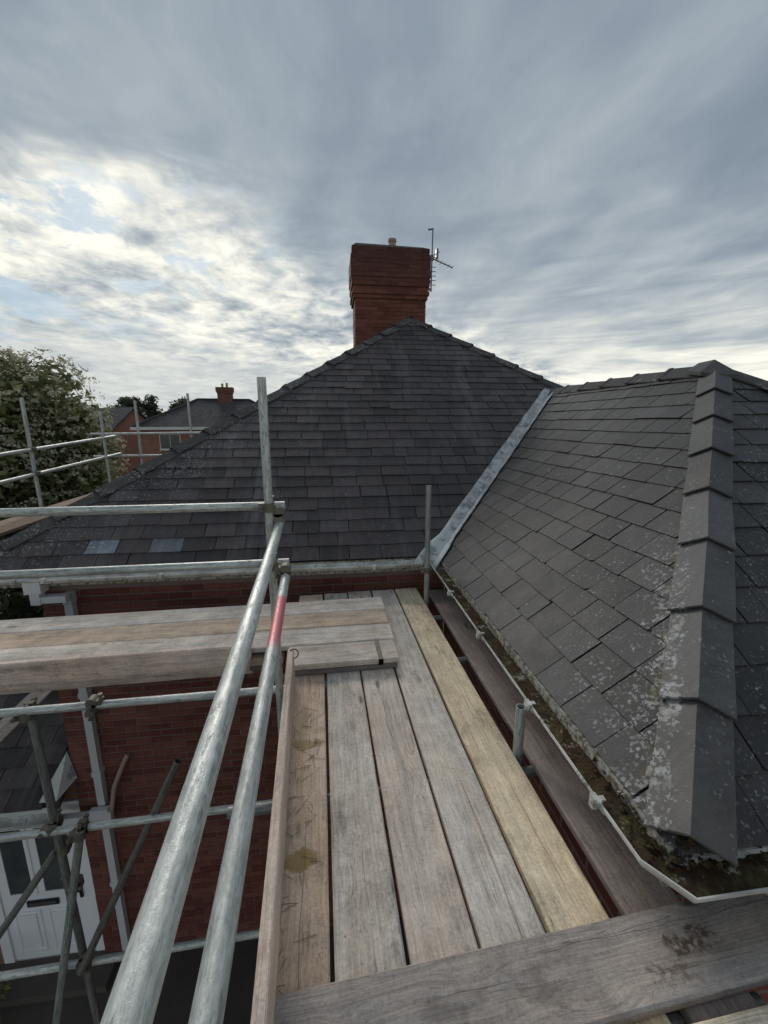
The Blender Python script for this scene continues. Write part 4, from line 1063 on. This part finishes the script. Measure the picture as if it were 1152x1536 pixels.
# scaffold on the left flank of the house
sx = -3.95
side = [((sx, 6.55, -1.2), (sx, 6.50, 1.95), 'pale upright pole in front of the flowering tree, nearest the picture edge'),
        ((sx, 8.60, -.8), (sx, 8.56, 1.83), 'upright pole against the right side of the flowering tree'),
        ((sx+.02, 2.9, 1.10), (sx+.02, 9.1, 1.37), 'upper rail in front of the flowering tree'),
        ((sx+.02, 2.9, .78), (sx+.02, 9.1, 1.02), 'lower rail in front of the flowering tree'),
        ((-4.4, 9.05, 1.40), (-2.3, 9.05, 1.42), 'upper short rail before the far brick houses'),
        ((-4.4, 9.05, .97), (-2.6, 9.05, .98), 'lower short rail before the far brick houses'),
        ((-3.55, 9.1, .2), (-3.55, 9.1, 2.04), 'slim grey pole before the hipped far roof'),
        ((-2.62, 9.3, .4), (-2.62, 9.3, 2.20), 'slim pale pole under the far chimney')]
for a, b, lab in side: tube(a, b, lab, 'tubes of the side scaffold', col=(.95, .97, .95))
board((sx+.24, 4.0), (sx+.24, 9.2), .40, 'brown board of the side deck below the flowering tree', (.22, .15, .105), group='boards of the side deck')
board((sx+.01, 4.0), (sx+.01, 9.2), .40, 'outer brown board of the side deck, at the left picture edge', (.25, .18, .13), group='boards of the side deck')
board((-3.15, 3.2), (-3.15, 7.0), -1.30, 'grey plank low down above the porch roof', (.30, .28, .26), group='boards of the side deck')

# ------------------------------------------------------------------ couplers
def coupler(loc, d1, d2, label, col=(1, 1, 1), off=None, extra=0):
    """two hinged collars at right angles, with their bolts"""
    root = tag(empty('scaffold_coupler', loc), label, 'coupler', 'scaffold couplers')
    d1 = Vector(d1).normalized(); d2 = Vector(d2).normalized(); n = d1.cross(d2).normalized()
    c1 = -n*TR*1.05 if off is None else Vector(off[0]); c2 = n*TR*1.05 if off is None else Vector(off[1])
    for c, d, o_ in ((c1, d1, d2), (c2, d2, d1)):
        mb = MB().tube(c-d*.026, c+d*.026, TR+.007, 14)
        s = d.cross(n).normalized()
        mb.box((-.024, -.016, -.016), (.024, .016, .016), Matrix.Translation(c + s*.040) @ d.to_track_quat('X', 'Z').to_matrix().to_4x4())
        co = mb.build('collar', RUST, root)
        b = MB().tube(c+s*.046-n*.045, c+s*.046+n*.045, .008, 8).tube(c+s*.046+n*.030, c+s*.046+n*.047, .015, 6).tube(c+s*.046-n*.03, c+s*.046-n*.042, .014, 6)
        b.build('bolt', RUST, co)
    MB().box((-.026, -.026, -.014), (.026, .026, .014), Matrix.Translation((c1+c2)/2) @ n.to_track_quat('Z', 'Y').to_matrix().to_4x4()).build('saddle', RUST, root)
    return root
X_, Y_, Z_ = (1, 0, 0), (0, 1, 0), (0, 0, 1)
coupler((-.298, 2.437, 1.150), Z_, X_, 'rusty coupler on the tall pole holding the upper horizontal rail')
coupler((-.250, 2.43, 1.095), Y_, X_, 'coupler hanging the thick top rail from the upper horizontal rail')
coupler((-.298, 2.437, .806), Z_, X_, 'rusty coupler on the tall pole at the lower horizontal rail')
coupler((-.214, 2.30, .79), Y_, X_, 'coupler at the end of the red banded rail')
coupler((.934, 3.575, .30), Z_, X_, 'small coupler on the corner pole at gutter height')
coupler((-1.770, 2.495, -.075), Z_, X_, 'coupler on the dark upright under the edge board')
coupler((-1.40, 2.47, -.045), X_, Y_, 'coupler hanging below the tube under the edge board')
coupler((-1.755, 2.495, -.90), Z_, X_, 'dirty coupler near the porch gutter end')
coupler((-1.56, 2.43, -.90), Z_, X_, 'coupler at the head of the leaning pole')
coupler((-1.745, 2.55, -1.12), Z_, (.6, 0, .8), 'upper coupler of the short diagonal brace')
coupler((-1.735, 2.545, -1.42), Z_, Y_, 'lower coupler on the dark upright left of the door handle')
coupler((-1.715, 2.46, -2.0), X_, Z_, 'coupler on the lowest tube at the foot of the thin brace')
coupler((sx+.01, 6.52, 1.262), Z_, Y_, 'coupler on the upper rail before the flowering tree')
coupler((sx+.01, 6.52, .93), Z_, Y_, 'coupler on the lower rail before the flowering tree')
# wire tie on the toe board
tw = MB()
prev = None
for i in range(13):
    a = i/12*2*math.pi; p = Vector((-.205+math.cos(a)*.030, 2.445+.008*math.sin(a), .205+math.sin(a)*.028))
    if prev is not None: tw.tube(prev, p, .0035, 6)
    prev = p
tag(tw.build('toe_board_clip', BLACK), 'bent wire clip round the far end of the pinkish toe board', 'clip')

# ------------------------------------------------------------------ flowering tree
def leaf_mat(name, c0, c1):
    m, t = material(name)
    c = t.mix(t.isl, c0, c1); c = t.vmath('SCALE', c, scale=t.math('MULTIPLY_ADD', t.noise(t.P, 1.2, 3), 0.9, 0.55))
    finish(t, c, 0.6, spec=0.3)
    tr = t.n('ShaderNodeBsdfTranslucent'); t.set(tr.inputs[0], c); mx = t.n('ShaderNodeMixShader'); mx.inputs[0].default_value = 0.4
    out = next(n for n in t.t.nodes if n.type == 'OUTPUT_MATERIAL')
    t.t.links.new(t.bsdf.outputs[0], mx.inputs[1]); t.t.links.new(tr.outputs[0], mx.inputs[2]); t.t.links.new(mx.outputs[0], out.inputs[0])
    return m
LEAF = leaf_mat('pale_leaf', (0.085, 0.108, 0.038), (0.26, 0.27, 0.125)); BLOS = leaf_mat('cream_blossom', (0.36, 0.345, 0.23), (0.56, 0.53, 0.40))
LEAF_D = leaf_mat('dark_leaf', (0.035, 0.048, 0.025), (0.075, 0.09, 0.045))
BARK = plain('bark', (0.07, 0.055, 0.045), 0.9, 0.6, 8, 0, 0.02)
def tree(name, base, height, rx, ry, crown_z, rz, label, group, leafm, nclump, nleaf, lsize, blossom=0, seed=1, cat='tree'):
    q = random.Random(seed)
    root = tag(empty(name, base), label, cat, group)
    tr = MB(); top = Vector((0, 0, crown_z))
    tr.tube((0, 0, 0), (q.uniform(-.1, .1), 0, crown_z*.7), height*.03, 10, height*.02)
    cl = []
    for i in range(nclump):
        while True:
            p = Vector((q.uniform(-1, 1), q.uniform(-1, 1), q.uniform(-1, 1)))
            if 0.25 < p.length < 1: break
        p = p.normalized()*(p.length**.45)
        k = 0.82 + .30*mnoise.noise(Vector(p)*1.7 + Vector((seed, 0, 0)))
        cl.append(Vector((p.x*rx*k, p.y*ry*k, crown_z + p.z*rz*k)))
    for c in cl[:14]:
        a = Vector((0, 0, crown_z*.5)); mid = a.lerp(c, .55)+Vector((0, 0, .15))
        tr.tube(a, mid, height*.012, 6, height*.007); tr.tube(mid, c, height*.007, 6, height*.003)
    tr.build('trunk', BARK, root)
    lv = np.zeros((0, 3)); V = []; F = []; BV = []; BF = []
    rad = 0.30*min(rx, rz)
    for c in cl:
        cr = rad*q.uniform(.6, 1.15)
        for j in range(nleaf):
            d = Vector((q.gauss(0, 1), q.gauss(0, 1), q.gauss(0, 1))).normalized()
            p = c + Vector((d.x*cr, d.y*cr, d.z*cr*.75))*(q.random()**.4)
            nrm = (d + Vector((q.gauss(0, .5), q.gauss(0, .5), q.gauss(.5, .5)))).normalized()
            a = nrm.orthogonal().normalized(); a.rotate(Matrix.Rotation(q.uniform(0, 6.28), 3, nrm)); b_ = nrm.cross(a)
            s = lsize*q.uniform(.6, 1.3); k = len(V)
            V += [p - a*s, p + b_*s*.45 - nrm*s*.12, p + a*s, p - b_*s*.45 - nrm*s*.12]; F.append((k, k+1, k+2, k+3))
        for j in range(int(blossom*q.uniform(.3, 1.5))):
            d = Vector((q.gauss(0, 1), q.gauss(0, 1), abs(q.gauss(.6, .8)))).normalized(); p = c + Vector((d.x*cr, d.y*cr, d.z*cr*.8))*1.03
            for h in range(9):
                nrm = (d + Vector((q.gauss(0, .4), q.gauss(0, .4), q.gauss(.3, .4)))).normalized(); a = nrm.orthogonal().normalized(); b_ = nrm.cross(a)
                s = lsize*q.uniform(.14, .34); pp = p + Vector((q.gauss(0, 1), q.gauss(0, 1), q.gauss(0, .45)))*lsize*.45; k = len(BV)
                BV += [pp-a*s, pp-b_*s, pp+a*s, pp+b_*s]; BF.append((k, k+1, k+2, k+3))
    link('crown', mesh('crown', V, F), leafm, root)
    if BV: tag(link('blossom', mesh('blossom', BV, BF), BLOS, root), kind='stuff')
    return root
tree('flowering_tree', (-8.1, 12.0, GZ), 8.6, 2.75, 2.7, 5.15, 3.0, 'tall bushy tree covered in cream blossom behind the left guard rails', None, LEAF, 240, 140, 0.115, 38, 3)
tree('green_shrub', (-6.6, 8.2, GZ), 4.6, 2.3, 1.5, 2.6, 2.1, 'dark green shrub low behind the porch roof', None, LEAF_D, 90, 90, .09, 0, 8, 'shrub')

tree('small_shrub', (-3.55, 3.55, GZ), .7, .32, .28, .34, .26, 'small yellow-green plant on the ground below the front door', None, LEAF, 16, 40, .035, 0, 14, 'plant')

# ------------------------------------------------------------------ far houses and trees
def far_roof_poly(mb, poly): 
    n = (Vector(poly[1])-Vector(poly[0])).cross(Vector(poly[2])-Vector(poly[0])).normalized()
    if n.z < 0: n = -n
    mb.prism([Vector(p) for p in poly], -n*.12)
def far_window(parent, x, z, w_, h_, y):
    f = MB().box((x-w_/2-.07, y-.05, z-.07), (x+w_/2+.07, y+.02, z+h_+.07)).build('window', WHITE, parent)
    MB().box((x-w_/2, y-.07, z), (x-.03, y-.052, z+h_)).build('pane', GLASS, f); MB().box((x+.03, y-.07, z), (x+w_/2, y-.052, z+h_)).build('pane', GLASS, f)
    MB().box((x-w_/2-.12, y-.12, z-.16), (x+w_/2+.12, y-.051, z-.072)).build('sill', WHITE, f)
def hip_house(loc, rotz, L, D, eave, rise, label, chimney_x, col=BRICK_FAR, roofm=ROOF_FAR, wins=()):
    root = tag(empty('hipped_house', loc, (0, 0, rotz)), label, 'house', 'far houses')
    MB().box((-L/2, 0, 0), (L/2, D, eave)).build('wall', col, root)
    o = .4; k = D/2+o
    e = [Vector((-L/2-o, -o, eave-.1)), Vector((L/2+o, -o, eave-.1)), Vector((L/2+o, D+o, eave-.1)), Vector((-L/2-o, D+o, eave-.1))]
    r0 = Vector((-L/2-o+k, D/2, eave+rise)); r1 = Vector((L/2+o-k, D/2, eave+rise))
    mb = MB(); far_roof_poly(mb, [e[0], e[1], r1, r0]); far_roof_poly(mb, [e[1], e[2], r1]); far_roof_poly(mb, [e[2], e[3], r0, r1]); far_roof_poly(mb, [e[3], e[0], r0])
    rf = link('roof', fix_normals(mb.me('roof')), roofm, root)
    hp = MB()
    for a, b in ((e[0], r0), (e[1], r1), (r0, r1)): hp.tube(a+Vector((0, 0, .05)), b+Vector((0, 0, .05)), .11, 6)
    hp.build('ridge_line', ROOF_DARK, rf)
    MB().box((-L/2-o-.1, -o-.12, eave-.3), (L/2+o+.1, -o-.005, eave-.06)).build('gutter', WHITE, root)
    c = MB().box((chimney_x-.65, D/2-.4, eave+rise-.6), (chimney_x+.65, D/2+.4, eave+rise+1.15)).box((chimney_x-.76, D/2-.5, eave+rise+.75), (chimney_x+.76, D/2+.5, eave+rise+1.13+.02)).box((chimney_x-.70, D/2-.45, eave+rise+.60), (chimney_x+.70, D/2+.45, eave+rise+.748))
    co = c.build('chimney', BRICKWORK, rf)
    MB().tube((chimney_x-.2, D/2, eave+rise+1.15), (chimney_x-.2, D/2, eave+rise+1.5), .1, 8).build('pot', POT, co)
    MB().tube((chimney_x+.2, D/2, eave+rise+1.15), (chimney_x+.2, D/2, eave+rise+1.55), .1, 8).build('pot', POT, co)
    for x, z_ in wins: far_window(root, x, z_, 1.5, 1.15, 0)
    return root
hip_house((-8.5, 38.5, GZ), R(4), 12.6, 8.0, 5.75, 2.35, 'far brick house with a hipped slate roof and one stout chimney', .15, wins=((-4.0, 3.9), (.2, 3.9), (4.3, 3.9)))
def gable_house(loc, rotz, W, L, eave, rise, label):
    root = tag(empty('gabled_house', loc, (0, 0, rotz)), label, 'house', 'far houses')
    pr = [Vector((-W/2, 0, 0)), Vector((W/2, 0, 0)), Vector((W/2, 0, eave)), Vector((0, 0, eave+rise)), Vector((-W/2, 0, eave))]
    MB().prism(pr, (0, L, 0)).build('wall', BRICK_FAR, root)
    mb = MB(); o = .35; s = rise/(W/2)
    for sg in (-1, 1):
        far_roof_poly(mb, [Vector((0, -o, eave+rise+.14)), Vector((sg*(W/2+o), -o, eave-o*s+.14)), Vector((sg*(W/2+o), L+o, eave-o*s+.14)), Vector((0, L+o, eave+rise+.14))])
    link('roof', fix_normals(mb.me('roof')), ROOF_DARK, root)
    return root
gable_house((-19.4, 49.0, GZ), R(55), 7.0, 12, 4.5, 3.0, 'far orange brick house with a plain dark gable')
hip_house((-19.5, 72, GZ), R(-3), 14, 9, 6.4, 2.4, 'more distant dark roofed house between the gable and the hipped house', -3, roofm=ROOF_DARK)
k = 0
for x, y, h, rx, lab in [(-25.5, 66, 10.2, 4.6, 'round dark tree above the far gable'), (-20.2, 70, 9.6, 3.2, 'small tree just right of the far gable')]:
    tree('far_tree', (x, y, GZ), h, rx, rx, h*.58, h*.40, lab, 'far trees', LEAF_D, 90, 110, .26, 0, 20+k); k += 1
